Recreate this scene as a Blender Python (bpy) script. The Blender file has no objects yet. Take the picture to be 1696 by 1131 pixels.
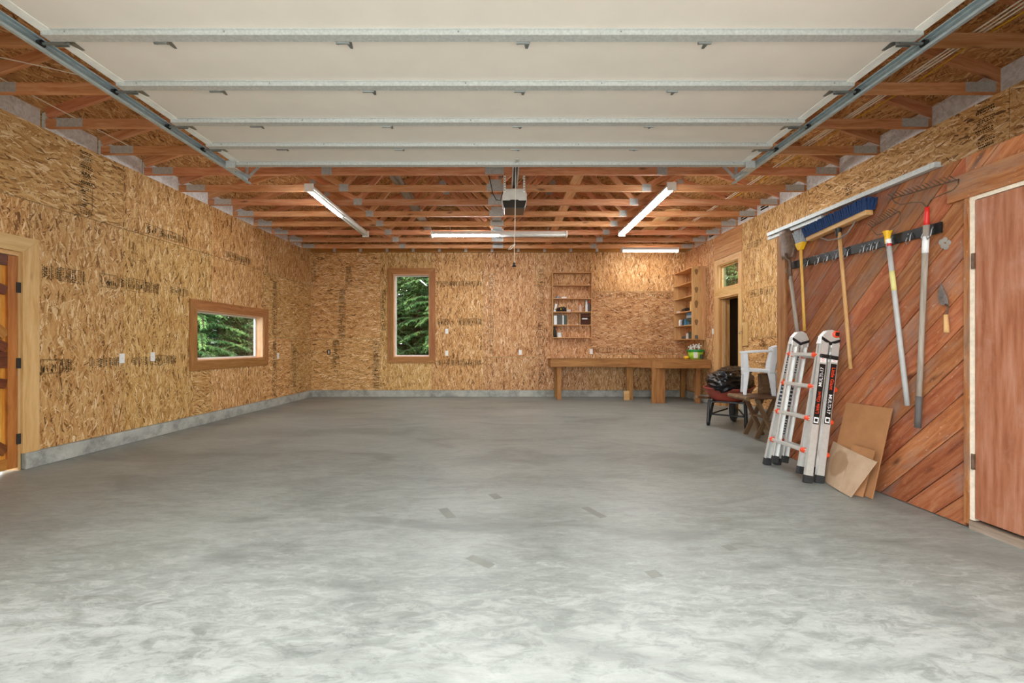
import bpy, math, random
from mathutils import Vector, Matrix, noise
random.seed(7)
R = math.radians
sc = bpy.context.scene
C = sc.collection

# ------------------------------------------------------------------ camera, world, exposure
FPX, CX, CY, CAMH = 736.0, 832.0, 573.0, 1.184      # focal length in px, vanishing point, camera height
cam = bpy.data.cameras.new('camera'); camo = bpy.data.objects.new('camera', cam); C.objects.link(camo)
camo.location = (0, 0, CAMH); camo.rotation_euler = (R(90), 0, 0)
cam.sensor_width = 36; cam.lens = FPX/1696*36
cam.shift_x = (848-CX)/1696; cam.shift_y = (CY-565.5)/1696
cam.clip_start = 0.05; cam.clip_end = 300
sc.camera = camo
world = bpy.data.worlds.new('overcast_sky'); sc.world = world; world.use_nodes = True
bgn = world.node_tree.nodes['Background']
bgn.inputs['Color'].default_value = (0.97, 0.985, 1.0, 1); bgn.inputs['Strength'].default_value = 3.5
TUBE = 74.0
vs = sc.view_settings
vs.view_transform = 'Standard'; vs.look = 'None'; vs.exposure = 0.55; vs.gamma = 1.0; vs.use_curve_mapping = False
sc.cycles.use_denoising = True
sc.cycles.max_bounces = 10; sc.cycles.diffuse_bounces = 7; sc.cycles.transparent_max_bounces = 12
sc.cycles.sample_clamp_indirect = 8

# ------------------------------------------------------------------ helpers
W = {}
def srgb(h):
    h = h.lstrip('#'); out = []
    for i in (0, 2, 4):
        c = int(h[i:i+2], 16)/255
        out.append(c/12.92 if c <= 0.04045 else ((c+0.055)/1.055)**2.4)
    return tuple(out)+(1,)
def frame(o, x, y, z):
    m = Matrix.Identity(4)
    for i, a in enumerate((x, y, z)):
        a = Vector(a).normalized()
        for r in range(3): m[r][i] = a[r]
    for r in range(3): m[r][3] = o[r]
    return m
def T(*a): return Matrix.Translation(Vector(a))
def PW(px, py, X):                                   # pixel on a plane of constant X
    Y = FPX*X/(px-CX); return Vector((X, Y, CAMH+(CY-py)*Y/FPX))
def PY(px, py, Y): return Vector(((px-CX)*Y/FPX, Y, CAMH+(CY-py)*Y/FPX))
def PF(px, py, z=0):
    Y = FPX*(CAMH-z)/(py-CY); return Vector(((px-CX)*Y/FPX, Y, z))

class MB:
    def __init__(s): s.v = []; s.f = []; s.m = []
    def add(s, vs_, fs, mi=0):
        b = len(s.v); s.v += [tuple(p) for p in vs_]
        for f in fs: s.f.append(tuple(b+i for i in f)); s.m.append(mi)
        return s
    def box(s, x0, x1, y0, y1, z0, z1, mi=0, M=None):
        p = [Vector(q) for q in ((x0,y0,z0),(x1,y0,z0),(x1,y1,z0),(x0,y1,z0),(x0,y0,z1),(x1,y0,z1),(x1,y1,z1),(x0,y1,z1))]
        if M is not None: p = [M @ q for q in p]
        return s.add(p, ((3,2,1,0),(4,5,6,7),(0,1,5,4),(1,2,6,5),(2,3,7,6),(3,0,4,7)), mi)
    def hexa(s, p, mi=0):                            # 8 corners: bottom ring 0-3 (ccw from above), top ring 4-7
        return s.add(p, ((3,2,1,0),(4,5,6,7),(0,1,5,4),(1,2,6,5),(2,3,7,6),(3,0,4,7)), mi)
    def prism(s, poly, z0, z1, mi=0, M=None, axis='z'):
        n = len(poly)
        def q(a, b, c):
            return {'z': Vector((a, b, c)), 'y': Vector((a, c, b)), 'x': Vector((c, a, b))}[axis]
        p = [q(a, b, z0) for a, b in poly]+[q(a, b, z1) for a, b in poly]
        if M is not None: p = [M @ k for k in p]
        fs = [tuple(range(n-1, -1, -1)), tuple(range(n, 2*n))]
        fs += [(i, (i+1) % n, n+(i+1) % n, n+i) for i in range(n)]
        if axis == 'y': fs = [tuple(reversed(f)) for f in fs]
        return s.add(p, fs, mi)
    def tube(s, pts, r, n=8, mi=0, cap=True):
        pts = [Vector(p) for p in pts]; k = len(pts)
        rs = r if isinstance(r, (list, tuple)) else [r]*k
        b = len(s.v); up = None
        for i, p in enumerate(pts):
            d = (pts[min(i+1, k-1)]-pts[max(i-1, 0)]).normalized()
            if up is None:
                a = Vector((0, 0, 1)) if abs(d.z) < .9 else Vector((1, 0, 0))
                up = d.cross(a).normalized()
            else:
                up = (up-d*up.dot(d)); up = up.normalized() if up.length > 1e-6 else d.orthogonal().normalized()
            w = d.cross(up)
            for j in range(n):
                t = 2*math.pi*j/n
                s.v.append(tuple(p+(up*math.cos(t)+w*math.sin(t))*rs[i]))
        for i in range(k-1):
            for j in range(n):
                s.f.append((b+i*n+j, b+i*n+(j+1) % n, b+(i+1)*n+(j+1) % n, b+(i+1)*n+j)); s.m.append(mi)
        if cap:
            s.f.append(tuple(b+j for j in range(n-1, -1, -1))); s.m.append(mi)
            s.f.append(tuple(b+(k-1)*n+j for j in range(n))); s.m.append(mi)
        return s
    def lathe(s, prof, n=16, mi=0, M=None):
        b = len(s.v)
        for r, z in prof:
            for j in range(n):
                t = 2*math.pi*j/n; p = Vector((r*math.cos(t), r*math.sin(t), z))
                s.v.append(tuple(M @ p if M is not None else p))
        for i in range(len(prof)-1):
            for j in range(n):
                s.f.append((b+i*n+j, b+i*n+(j+1) % n, b+(i+1)*n+(j+1) % n, b+(i+1)*n+j)); s.m.append(mi)
        s.f.append(tuple(b+j for j in range(n-1, -1, -1))); s.m.append(mi)
        s.f.append(tuple(b+(len(prof)-1)*n+j for j in range(n))); s.m.append(mi)
        return s
    def mesh(s, name, mats, smooth=False):
        me = bpy.data.meshes.new(name); me.from_pydata(s.v, [], s.f)
        for m in (mats if isinstance(mats, (list, tuple)) else [mats]): me.materials.append(m)
        if any(s.m):
            me.polygons.foreach_set('material_index', s.m)
        if smooth: me.polygons.foreach_set('use_smooth', [True]*len(me.polygons))
        me.update(); return me
    def build(s, name, mats, parent=None, M=None, smooth=False, bevel=0):
        return put(name, s.mesh(name, mats, smooth), parent, M, bevel)
def put(name, me, parent=None, M=None, bevel=0):
    o = bpy.data.objects.new(name, me); C.objects.link(o)
    M = M if M is not None else Matrix.Identity(4)
    o.matrix_basis = M
    if parent is not None:
        o.parent = parent; o.matrix_parent_inverse = W[parent].inverted()
    W[o] = M.copy()
    if bevel:
        b = o.modifiers.new('bevel', 'BEVEL'); b.width = bevel; b.segments = 2; b.limit_method = 'ANGLE'
    return o
def tag(o, label=None, cat=None, group=None, kind=None):
    for k, v in (('label', label), ('category', cat), ('group', group), ('kind', kind)):
        if v: o[k] = v
    return o
def thing(name, label, cat, loc=(0, 0, 0), group=None, kind=None):
    o = put(name, None, None, T(*loc)); o.empty_display_size = 0.1
    return tag(o, label, cat, group, kind)
def struct(o, label=None):
    o['kind'] = 'structure'
    if label: o['label'] = label
    return o
_bm = {}
def board(name, p0, p1, wid, thk, nrm, mat, parent=None, bevel=0):
    """a board from p0 to p1 along its local X; wid across, thk along nrm"""
    p0, p1, nrm = Vector(p0), Vector(p1), Vector(nrm)
    x = (p1-p0); L = x.length; x.normalize()
    z = (nrm-x*nrm.dot(x)).normalized(); y = z.cross(x)
    key = (round(L, 3), round(wid, 4), round(thk, 4), mat.name)
    if key not in _bm:
        _bm[key] = MB().box(-L/2, L/2, -wid/2, wid/2, -thk/2, thk/2).mesh(name, mat)
    return put(name, _bm[key], parent, frame((p0+p1)/2, x, y, z), bevel)
def plank(name, poly, n0, n1, Fm, d, mat, parent=None, bevel=0):
    """polygon in a wall frame's (s, z), extruded n0..n1, grain along d"""
    c = sum((Vector(p) for p in poly), Vector((0, 0)))/len(poly)
    d = Vector(d).normalized(); e = Vector((-d.y, d.x))
    loc = [((Vector(p)-c).dot(d), (Vector(p)-c).dot(e)) for p in poly]
    M = Fm @ frame((c.x, c.y, 0), (d.x, d.y, 0), (e.x, e.y, 0), (0, 0, 1))
    return MB().prism(loc, n0, n1).build(name, mat, parent, M, bevel=bevel)
def rects(s0, s1, z0, z1, holes):
    ss = sorted({s0, s1, *[min(max(v, s0), s1) for h in holes for v in h[:2]]})
    zs = sorted({z0, z1, *[min(max(v, z0), z1) for h in holes for v in h[2:]]})
    for a, b in zip(ss, ss[1:]):
        for c, d in zip(zs, zs[1:]):
            ms, mz = (a+b)/2, (c+d)/2
            if not any(h[0] < ms < h[1] and h[2] < mz < h[3] for h in holes): yield a, b, c, d
def slab(name, Fm, s0, s1, z0, z1, n0, n1, holes, mat, parent=None):
    mb = MB()
    for a, b, c, d in rects(s0, s1, z0, z1, holes): mb.box(a, b, c, d, n0, n1)
    return mb.build(name, mat, parent, Fm)
def clip(poly, a, b, c):                              # keep a*x+b*y <= c
    out = []
    for i in range(len(poly)):
        p, q = poly[i], poly[(i+1) % len(poly)]
        dp, dq = a*p[0]+b*p[1]-c, a*q[0]+b*q[1]-c
        if dp <= 0: out.append(p)
        if dp*dq < 0:
            t = dp/(dp-dq); out.append((p[0]+(q[0]-p[0])*t, p[1]+(q[1]-p[1])*t))
    return out

# ------------------------------------------------------------------ materials
def newmat(name):
    m = bpy.data.materials.new(name); m.use_nodes = True
    nt = m.node_tree; return m, nt, nt.nodes['Principled BSDF']
def N(nt, t, **kw):
    n = nt.nodes.new(t)
    for k, v in kw.items():
        if k.startswith('i_'): n.inputs[k[2:].replace('_', ' ')].default_value = v
        else: setattr(n, k, v)
    return n
def math_(nt, op, a, b=None, c=None):
    n = nt.nodes.new('ShaderNodeMath'); n.operation = op
    for i, v in enumerate((a, b, c)):
        if v is None: continue
        if isinstance(v, (int, float)): n.inputs[i].default_value = v
        else: nt.links.new(v, n.inputs[i])
    return n.outputs[0]
def ramp(nt, fac, stops):
    r = nt.nodes.new('ShaderNodeValToRGB'); nt.links.new(fac, r.inputs[0])
    el = r.color_ramp.elements
    while len(el) < len(stops): el.new(0.5)
    for e, (p, c) in zip(el, stops):
        e.position = p; e.color = srgb(c) if isinstance(c, str) else ((c, c, c, 1) if isinstance(c, (int, float)) else c)
    return r.outputs[0]
def mix(nt, fac, a, b, mode='MIX'):
    n = nt.nodes.new('ShaderNodeMix'); n.data_type = 'RGBA'; n.blend_type = mode
    for s, v in ((n.inputs[0], fac), (n.inputs[6], a), (n.inputs[7], b)):
        if isinstance(v, (int, float)): s.default_value = v
        elif isinstance(v, tuple): s.default_value = v
        elif isinstance(v, str): s.default_value = srgb(v)
        else: nt.links.new(v, s)
    return n.outputs[2]
def mapping(nt, vec, scale=(1, 1, 1), rot=(0, 0, 0), loc=(0, 0, 0), typ='POINT'):
    n = nt.nodes.new('ShaderNodeMapping'); n.vector_type = typ
    nt.links.new(vec, n.inputs[0])
    n.inputs['Location'].default_value = loc; n.inputs['Rotation'].default_value = rot; n.inputs['Scale'].default_value = scale
    return n.outputs[0]
def noise_(nt, vec, scale, detail=4, rough=.55, dist=0, out=0):
    n = N(nt, 'ShaderNodeTexNoise'); n.inputs['Scale'].default_value = scale; n.inputs['Detail'].default_value = detail
    n.inputs['Roughness'].default_value = rough; n.inputs['Distortion'].default_value = dist
    nt.links.new(vec, n.inputs['Vector']); return n.outputs[out]
def bump(nt, b, h, strength=.3, dist=.01):
    n = N(nt, 'ShaderNodeBump'); n.inputs['Strength'].default_value = strength; n.inputs['Distance'].default_value = dist
    nt.links.new(h, n.inputs['Height']); nt.links.new(n.outputs[0], b.inputs['Normal'])
def objcoord(nt, jitter=True):
    tc = N(nt, 'ShaderNodeTexCoord'); v = tc.outputs['Object']
    oi = N(nt, 'ShaderNodeObjectInfo')
    if jitter:
        a = N(nt, 'ShaderNodeVectorMath', operation='SCALE'); a.inputs[0].default_value = (37.1, 53.7, 19.3)
        nt.links.new(oi.outputs['Random'], a.inputs['Scale'])
        ad = N(nt, 'ShaderNodeVectorMath', operation='ADD'); nt.links.new(v, ad.inputs[0]); nt.links.new(a.outputs[0], ad.inputs[1])
        v = ad.outputs[0]
    return v, oi.outputs['Random']
def plain(name, col, rough=.5, metal=0, spec=.5, var=.06, scale=8, bmp=0, coat=0):
    """one colour with faint mottling"""
    m, nt, b = newmat(name)
    v, rnd = objcoord(nt)
    c = Vector(srgb(col)[:3])
    f = noise_(nt, v, scale, 5)
    lo = tuple(min(1, k*(1-var*2)) for k in c)+(1,); hi = tuple(min(1, k*(1+var*2)) for k in c)+(1,)
    nt.links.new(ramp(nt, f, [(.3, lo), (.7, hi)]), b.inputs['Base Color'])
    b.inputs['Roughness'].default_value = rough; b.inputs['Metallic'].default_value = metal
    b.inputs['Specular IOR Level'].default_value = spec; b.inputs['Coat Weight'].default_value = coat
    if bmp: bump(nt, b, f, bmp, .004)
    return m
def wood(name, dark, mid, light, rough=.6, knots=.6, rings=14.0, var=.25, wear=None):
    """sawn timber, grain along local X"""
    m, nt, b = newmat(name)
    v, rnd = objcoord(nt)
    warp = noise_(nt, mapping(nt, v, (1.1, 3, 3)), 1.6, 3, out=1)
    vv = N(nt, 'ShaderNodeVectorMath', operation='ADD'); sc_ = N(nt, 'ShaderNodeVectorMath', operation='SCALE')
    nt.links.new(warp, sc_.inputs[0]); sc_.inputs['Scale'].default_value = .12
    nt.links.new(v, vv.inputs[0]); nt.links.new(sc_.outputs[0], vv.inputs[1])
    g1 = noise_(nt, mapping(nt, vv.outputs[0], (.7, rings, rings)), 2.2, 5, .6)
    g2 = noise_(nt, mapping(nt, v, (4, 160, 160)), 1.5, 3, .6)
    f = math_(nt, 'ADD', math_(nt, 'MULTIPLY', g1, .75), math_(nt, 'MULTIPLY', g2, .25))
    col = ramp(nt, f, [(.30, dark), (.48, mid), (.68, light)])
    if knots:
        vo = N(nt, 'ShaderNodeTexVoronoi'); vo.inputs['Scale'].default_value = 1
        nt.links.new(mapping(nt, vv.outputs[0], (1.9, 6.5, 6.5)), vo.inputs['Vector'])
        k = ramp(nt, vo.outputs['Distance'], [(.05, 1.0), (.16, 0.0)])
        col = mix(nt, math_(nt, 'MULTIPLY', k, knots), col, tuple(x*.28 for x in srgb(dark)[:3])+(1,))
    if wear:
        wv = noise_(nt, mapping(nt, v, (1.4, 3.5, 3.5)), 1.7, 6, .65)
        col = mix(nt, math_(nt, 'MULTIPLY', ramp(nt, wv, [(.50, 0.0), (.68, 1.0)]), wear[1]), col, wear[0])
        wv2 = noise_(nt, mapping(nt, v, (1.0, 2.5, 2.5), loc=(9, 3, 1)), 2.6, 6, .7)
        col = mix(nt, math_(nt, 'MULTIPLY', ramp(nt, wv2, [(.56, 0.0), (.74, 1.0)]), wear[3]), col, wear[2])
        sp_ = noise_(nt, mapping(nt, v, (22, 60, 60)), 1.0, 4, .7)
        col = mix(nt, math_(nt, 'MULTIPLY', ramp(nt, sp_, [(.63, 0.0), (.70, 1.0)]), .5), col, '#d3b49c')
        sp2 = noise_(nt, mapping(nt, v, (9, 70, 70), loc=(3, 7, 2)), 1.0, 5, .7)
        col = mix(nt, math_(nt, 'MULTIPLY', ramp(nt, sp2, [(.58, 0.0), (.68, 1.0)]), .5), col, '#6b3c22')
    hv = N(nt, 'ShaderNodeHueSaturation'); nt.links.new(col, hv.inputs['Color'])
    nt.links.new(math_(nt, 'ADD', math_(nt, 'MULTIPLY', rnd, var*1.3), 1-var*.65), hv.inputs['Value'])
    nt.links.new(math_(nt, 'ADD', math_(nt, 'MULTIPLY', math_(nt, 'FRACT', math_(nt, 'MULTIPLY', rnd, 7.3)), .016), .492), hv.inputs['Hue'])
    nt.links.new(hv.outputs[0], b.inputs['Base Color'])
    b.inputs['Roughness'].default_value = rough; b.inputs['Specular IOR Level'].default_value = .3
    bump(nt, b, f, .25, .004)
    return m
def osb(name, ang, tones, stops=None):
    """oriented strand board: overlapping long strands of many tones, main direction ang in the local XY plane"""
    m, nt, b = newmat(name)
    v, rnd = objcoord(nt)
    wn = noise_(nt, v, 7, 2, out=1)
    s1 = N(nt, 'ShaderNodeVectorMath', operation='SCALE'); nt.links.new(wn, s1.inputs[0]); s1.inputs['Scale'].default_value = .035
    ad = N(nt, 'ShaderNodeVectorMath', operation='ADD'); nt.links.new(v, ad.inputs[0]); nt.links.new(s1.outputs[0], ad.inputs[1])
    h = None; tone = None
    for i, (da, L, w) in enumerate(((4, .13, .017), (-11, .11, .015), (17, .10, .013), (-27, .09, .015), (42, .07, .012), (-62, .06, .010), (8, .15, .022))):
        mp = mapping(nt, ad.outputs[0], (L, w, 1), (0, 0, R(ang+da)), (i*3.17, i*1.91, 0), 'TEXTURE')
        vo = N(nt, 'ShaderNodeTexVoronoi', voronoi_dimensions='2D'); vo.inputs['Scale'].default_value = 1
        vo.inputs['Randomness'].default_value = .95
        nt.links.new(mp, vo.inputs['Vector'])
        sx = N(nt, 'ShaderNodeSeparateColor'); nt.links.new(vo.outputs['Color'], sx.inputs[0])
        r = math_(nt, 'MULTIPLY', sx.outputs[0], 1.0 if i < 4 else .92)
        ed = math_(nt, 'SUBTRACT', r, math_(nt, 'MULTIPLY', vo.outputs['Distance'], .22))
        if h is None: h, tone = ed, sx.outputs[1]
        else:
            fac = math_(nt, 'GREATER_THAN', ed, h)
            mm = N(nt, 'ShaderNodeMix'); nt.links.new(fac, mm.inputs[0]); nt.links.new(tone, mm.inputs[2]); nt.links.new(sx.outputs[1], mm.inputs[3])
            tone = mm.outputs[0]; h = math_(nt, 'MAXIMUM', h, ed)
    gr = noise_(nt, mapping(nt, v, (30, 30, 1)), 6, 2)
    t2 = math_(nt, 'ADD', tone, math_(nt, 'MULTIPLY', math_(nt, 'SUBTRACT', gr, .5), .28))
    big = noise_(nt, v, 1.3, 3)
    t3 = math_(nt, 'ADD', t2, math_(nt, 'MULTIPLY', math_(nt, 'SUBTRACT', big, .5), .35))
    ps = (0, .10, .32, .62, .86, 1)
    col = ramp(nt, t3, list(zip(ps, tones)))
    gap = ramp(nt, h, [(.46, 1.0), (.60, 0.0)])
    col = mix(nt, math_(nt, 'MULTIPLY', gap, .55), col, tones[0])
    hv = N(nt, 'ShaderNodeHueSaturation'); nt.links.new(col, hv.inputs['Color'])
    nt.links.new(math_(nt, 'ADD', math_(nt, 'MULTIPLY', rnd, .20), .90), hv.inputs['Value'])
    nt.links.new(math_(nt, 'ADD', math_(nt, 'MULTIPLY', math_(nt, 'FRACT', math_(nt, 'MULTIPLY', rnd, 5.7)), .012), .494), hv.inputs['Hue'])
    nt.links.new(hv.outputs[0], b.inputs['Base Color'])
    b.inputs['Roughness'].default_value = .62; b.inputs['Specular IOR Level'].default_value = .3
    bump(nt, b, h, .35, .006)
    return m

OT = ('#65421d', '#a07137', '#c19055', '#cfa267', '#dab47c', '#edd4aa')
OR = ('#653f20', '#a06a3b', '#c08a58', '#cf9f6c', '#dbb082', '#edd1ab')
OC = ('#6a4522', '#99643a', '#b57f4a', '#c48e58', '#d2a16b', '#e2ba86')
M_osb_v = osb('osb_upright_strands', 90, OT); M_osb_h = osb('osb_level_strands', 0, OT)
M_osb_rv = osb('osb_reddish_upright_strands', 90, OR); M_osb_rh = osb('osb_reddish_level_strands', 0, OR)
M_osb_roof = osb('osb_roof_deck', 0, OC)
M_backing = plain('sheathing_backing', '#7b8160', .9)
M_truss = wood('truss_fir', '#ae6c42', '#d09062', '#e2b088', .6, .75, 10, .22)
M_casing = wood('casing_fir', '#a9703a', '#bf8850', '#d0a06a', .55, .4, 12, .1)
M_casing_red = wood('casing_cedar', '#8c5a30', '#a26d3d', '#b8854f', .5, .4, 12, .12)
M_casing_pale = wood('casing_pine', '#c09158', '#d3a970', '#e0bc88', .55, .35, 10, .08)
M_reveal = wood('window_jamb_pine', '#c98f68', '#dfae88', '#ecc6a4', .5, .3, 12, .06)
M_shelf = wood('shelf_pine', '#b5834e', '#cb9b66', '#dbb280', .55, .4, 12, .1)
M_bench = wood('bench_fir', '#7c4f28', '#9b6a3a', '#b5844f', .6, .4, 10, .12)
M_plankdoor = wood('door_fir_boards', '#b5701f', '#cf8c34', '#e0a54e', .45, .4, 10, .15)
M_doordark = wood('door_dark_brace', '#4a2412', '#6b381c', '#87502c', .45, .4, 10, .15)
M_doorframe = wood('door_frame_board', '#8a5220', '#a5682c', '#bb8040', .5, .4, 10, .1)
M_cedar = wood('cedar_siding', '#7e4326', '#a4633c', '#bc835a', .6, .8, 16, .34, ('#8c7a70', .6, '#5c341f', .5))
M_cedarpost = wood('cedar_post', '#84502c', '#a06c44', '#b6855c', .65, .5, 10, .1)
M_seam = plain('siding_backing', '#3c2517', .9)
M_greywood = wood('weathered_board', '#6d5c4c', '#8d7c6a', '#a8988a', .75, .4, 10, .15)
M_stoolwood = wood('old_stool_wood', '#4f3825', '#6b4f38', '#8c7258', .7, .4, 10, .2)
M_galv = plain('galvanised_steel', '#c6cbc9', .42, .3, .5, .07, 60)
M_track = plain('track_steel', '#bccbd0', .34, .5, .5, .06, 20)
M_hinge = plain('hinge_steel', '#8f9694', .35, .7)
M_plate = plain('truss_plate_steel', '#c2c4c0', .45, .25, .5, .08, 40)
M_foil = None
M_doorpanel = plain('door_panel_beige', '#e5dfd5', .55, 0, .4, .015, 3)
M_stile = plain('door_end_cap_white', '#eef0ea', .5)
M_white = plain('white_enamel', '#f0efe8', .4, var=.02)
M_plastic_w = plain('white_plastic', '#e9ebea', .4, var=.03)
M_chairw = plain('chair_resin', '#dfe3e6', .45, var=.03)
M_black = plain('black_plastic', '#18191a', .45)
M_blacksteel = plain('black_steel', '#141516', .35, .2)
M_ink = plain('stamp_ink', '#2c2616', .8, spec=.1)
M_inkfaint = plain('stamp_ink_faded', '#5b492d', .8, spec=.1)
M_greyplastic = plain('opener_grey_plastic', '#d3d0c8', .4)
M_rope = plain('rope_white', '#efe7d6', .8)
M_cablew = plain('cable_white', '#f1e6d0', .5)
M_cabley = plain('cable_yellow', '#dba516', .45)
M_alu = plain('ladder_aluminium', '#d9dad6', .32, .45, .5, .03, 30)
M_orange = plain('orange_plastic', '#ef4e22', .4)
M_rubber = plain('black_rubber', '#2b2c2c', .7)
M_red = plain('red_plastic', '#cf2a22', .4)
M_yellow = plain('yellow_plastic', '#e8b51c', .45)
M_tray = plain('barrow_red_paint', '#8e3a2c', .5, var=.12, scale=5)
M_bag = plain('black_bin_bag', '#050608', .34, spec=.3)
M_cardboard = plain('cardboard', '#b38a5f', .85, var=.05, spec=.2)
M_plyold = plain('hardboard_brown', '#a87850', .75, var=.05, spec=.2)
M_handle = wood('ash_handle', '#b78a52', '#cba066', '#dcb880', .5, .1, 20, .05)
M_handle2 = wood('grey_old_handle', '#7f7468', '#9c9084', '#b2a79b', .7, .2, 16, .05)
M_handle3 = wood('yellow_pine_handle', '#c9953f', '#dcab52', '#e8bf70', .5, .1, 16, .05)
M_greyfibre = plain('grey_fibre', '#9aa0a6', .8, var=.15, scale=80)
M_blue = plain('blue_bristles', '#17345f', .75, var=.3, scale=90)
M_rust = plain('rusty_steel', '#6a5444', .55, .35, var=.2, scale=30)
M_steel = plain('worn_steel', '#8a8480', .4, .6, var=.2, scale=20)
M_chrome = plain('zinc_hook', '#a9acae', .35, .8)
M_grip = plain('dark_grip', '#5d5855', .7)
M_creamedge = plain('cream_painted_edge', '#e8dcc8', .55, var=.06, scale=30)
M_green = plain('green_plastic', '#1f8a3a', .4)
M_lime = plain('lime_label', '#a6d23c', .5)
M_glassgreen = plain('dark_label', '#3c4a3e', .5)

def slab_door_mat():
    m, nt, b = newmat('flush_door_mahogany')
    v, rnd = objcoord(nt, False)
    a = noise_(nt, mapping(nt, v, (14, 1.2, 14)), 2, 5, .6)
    col = ramp(nt, a, [(.3, '#8c4f33'), (.5, '#a5694a'), (.72, '#b9836a')])
    w = noise_(nt, mapping(nt, v, (2.5, 1.3, 2)), 1.7, 6, .7)
    col = mix(nt, math_(nt, 'MULTIPLY', ramp(nt, w, [(.5, 0.0), (.7, 1.0)]), .45), col, '#c39c8c')
    w2 = noise_(nt, mapping(nt, v, (6, 6, 6)), 1.3, 6, .75)
    col = mix(nt, math_(nt, 'MULTIPLY', ramp(nt, w2, [(.58, 0.0), (.72, 1.0)]), .5), col, '#9a5c34')
    nt.links.new(col, b.inputs['Base Color']); b.inputs['Roughness'].default_value = .45
    return m
M_slabdoor = slab_door_mat()
def concrete_floor():
    m, nt, b = newmat('troweled_concrete')
    tc = N(nt, 'ShaderNodeTexCoord'); v = tc.outputs['Object']
    big = noise_(nt, mapping(nt, v, (.5, 1.1, 1), (0, 0, R(10))), 1.1, 6, .62, .8)
    med = noise_(nt, mapping(nt, v, (1.5, 4.6, 1), (0, 0, R(14))), 1.9, 8, .7, 1.6)
    fine = noise_(nt, mapping(nt, v, (3, 11, 1), (0, 0, R(8))), 3.5, 8, .75, 1.0)
    grain = noise_(nt, v, 60, 4, .7)
    f = math_(nt, 'ADD', math_(nt, 'ADD', math_(nt, 'MULTIPLY', big, .30), math_(nt, 'MULTIPLY', med, .38)), math_(nt, 'ADD', math_(nt, 'MULTIPLY', fine, .27), math_(nt, 'MULTIPLY', grain, .08)))
    col = ramp(nt, f, [(.38, '#6b706b'), (.47, '#828781'), (.55, '#939892'), (.66, '#a5a9a4')])
    # weathered, scaled surface towards the door mouth (wear with edges of its own)
    sx = N(nt, 'ShaderNodeSeparateXYZ'); nt.links.new(v, sx.inputs[0])
    edge = math_(nt, 'MULTIPLY', math_(nt, 'SUBTRACT', 3.1, sx.outputs[1]), .17)
    scale_ = noise_(nt, mapping(nt, v, (2.6, 5.5, 1), (0, 0, R(9))), 2.6, 10, .76, .8)
    fl = ramp(nt, math_(nt, 'ADD', scale_, edge), [(.66, 0.0), (.76, 1.0)])
    col = mix(nt, math_(nt, 'MULTIPLY', fl, .22), col, '#cfd1cb')
    # scuffs
    sm = noise_(nt, mapping(nt, v, (1.2, 5, 1), (0, 0, R(-18)), (4, 2, 0)), 2.1, 6, .7, 1.5)
    col = mix(nt, math_(nt, 'MULTIPLY', ramp(nt, sm, [(.60, 0.0), (.72, 1.0)]), .28), col, '#b9bdb8')
    dk = noise_(nt, mapping(nt, v, (.8, 1.6, 1), (0, 0, R(5)), (7, 5, 0)), 1.0, 4, .6, .8)
    col = mix(nt, math_(nt, 'MULTIPLY', ramp(nt, dk, [(.52, 0.0), (.66, 1.0)]), .5), col, '#666c67')
    nt.links.new(col, b.inputs['Base Color'])
    nt.links.new(ramp(nt, med, [(.3, .34), (.7, .52)]), b.inputs['Roughness'])
    b.inputs['Specular IOR Level'].default_value = .45
    bump(nt, b, math_(nt, 'ADD', fine, math_(nt, 'MULTIPLY', grain, .3)), .12, .006)
    return m
M_floor = concrete_floor()
def curb_mat():
    m, nt, b = newmat('curb_concrete'); v, rnd = objcoord(nt, False)
    f = noise_(nt, mapping(nt, v, (1, 1, 3)), 4, 8, .7)
    col = ramp(nt, f, [(.35, '#84867f'), (.5, '#a8aaa2'), (.7, '#bdbfb6')])
    d = noise_(nt, mapping(nt, v, (.8, .8, 5)), 2.5, 6, .7)
    col = mix(nt, math_(nt, 'MULTIPLY', ramp(nt, d, [(.55, 0.0), (.7, 1.0)]), .6), col, '#5f6058')
    nt.links.new(col, b.inputs['Base Color']); b.inputs['Roughness'].default_value = .85
    bump(nt, b, f, .4, .01); return m
M_curb = curb_mat()
def foil_mat():
    m, nt, b = newmat('foil_facing'); v, rnd = objcoord(nt)
    f = noise_(nt, mapping(nt, v, (3, 3, 3)), 5, 6, .65, 1.5)
    nt.links.new(ramp(nt, f, [(.35, '#cfcbc6'), (.6, '#f2f3f3')]), b.inputs['Base Color'])
    b.inputs['Metallic'].default_value = .15; b.inputs['Roughness'].default_value = .35
    bump(nt, b, f, .6, .02); return m
M_foil = foil_mat()
def glass_mat():
    m = bpy.data.materials.new('window_glass'); m.use_nodes = True; nt = m.node_tree
    nt.nodes.remove(nt.nodes['Principled BSDF']); out = nt.nodes['Material Output']
    tr = N(nt, 'ShaderNodeBsdfTransparent'); tr.inputs[0].default_value = (.96, .98, .96, 1)
    gl = N(nt, 'ShaderNodeBsdfGlossy'); gl.inputs['Roughness'].default_value = .02
    lw = N(nt, 'ShaderNodeLayerWeight'); lw.inputs[0].default_value = .5
    fz = math_(nt, 'ADD', math_(nt, 'MULTIPLY', math_(nt, 'POWER', lw.outputs['Facing'], 5), .9), .04)
    mx = N(nt, 'ShaderNodeMixShader'); nt.links.new(fz, mx.inputs[0]); nt.links.new(tr.outputs[0], mx.inputs[1]); nt.links.new(gl.outputs[0], mx.inputs[2])
    nt.links.new(mx.outputs[0], out.inputs[0]); return m
M_glass = glass_mat()
def emit_mat(name, col, s):
    m, nt, b = newmat(name); b.inputs['Base Color'].default_value = (.9, .9, .9, 1)
    b.inputs['Emission Color'].default_value = srgb(col); b.inputs['Emission Strength'].default_value = s; return m
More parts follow.
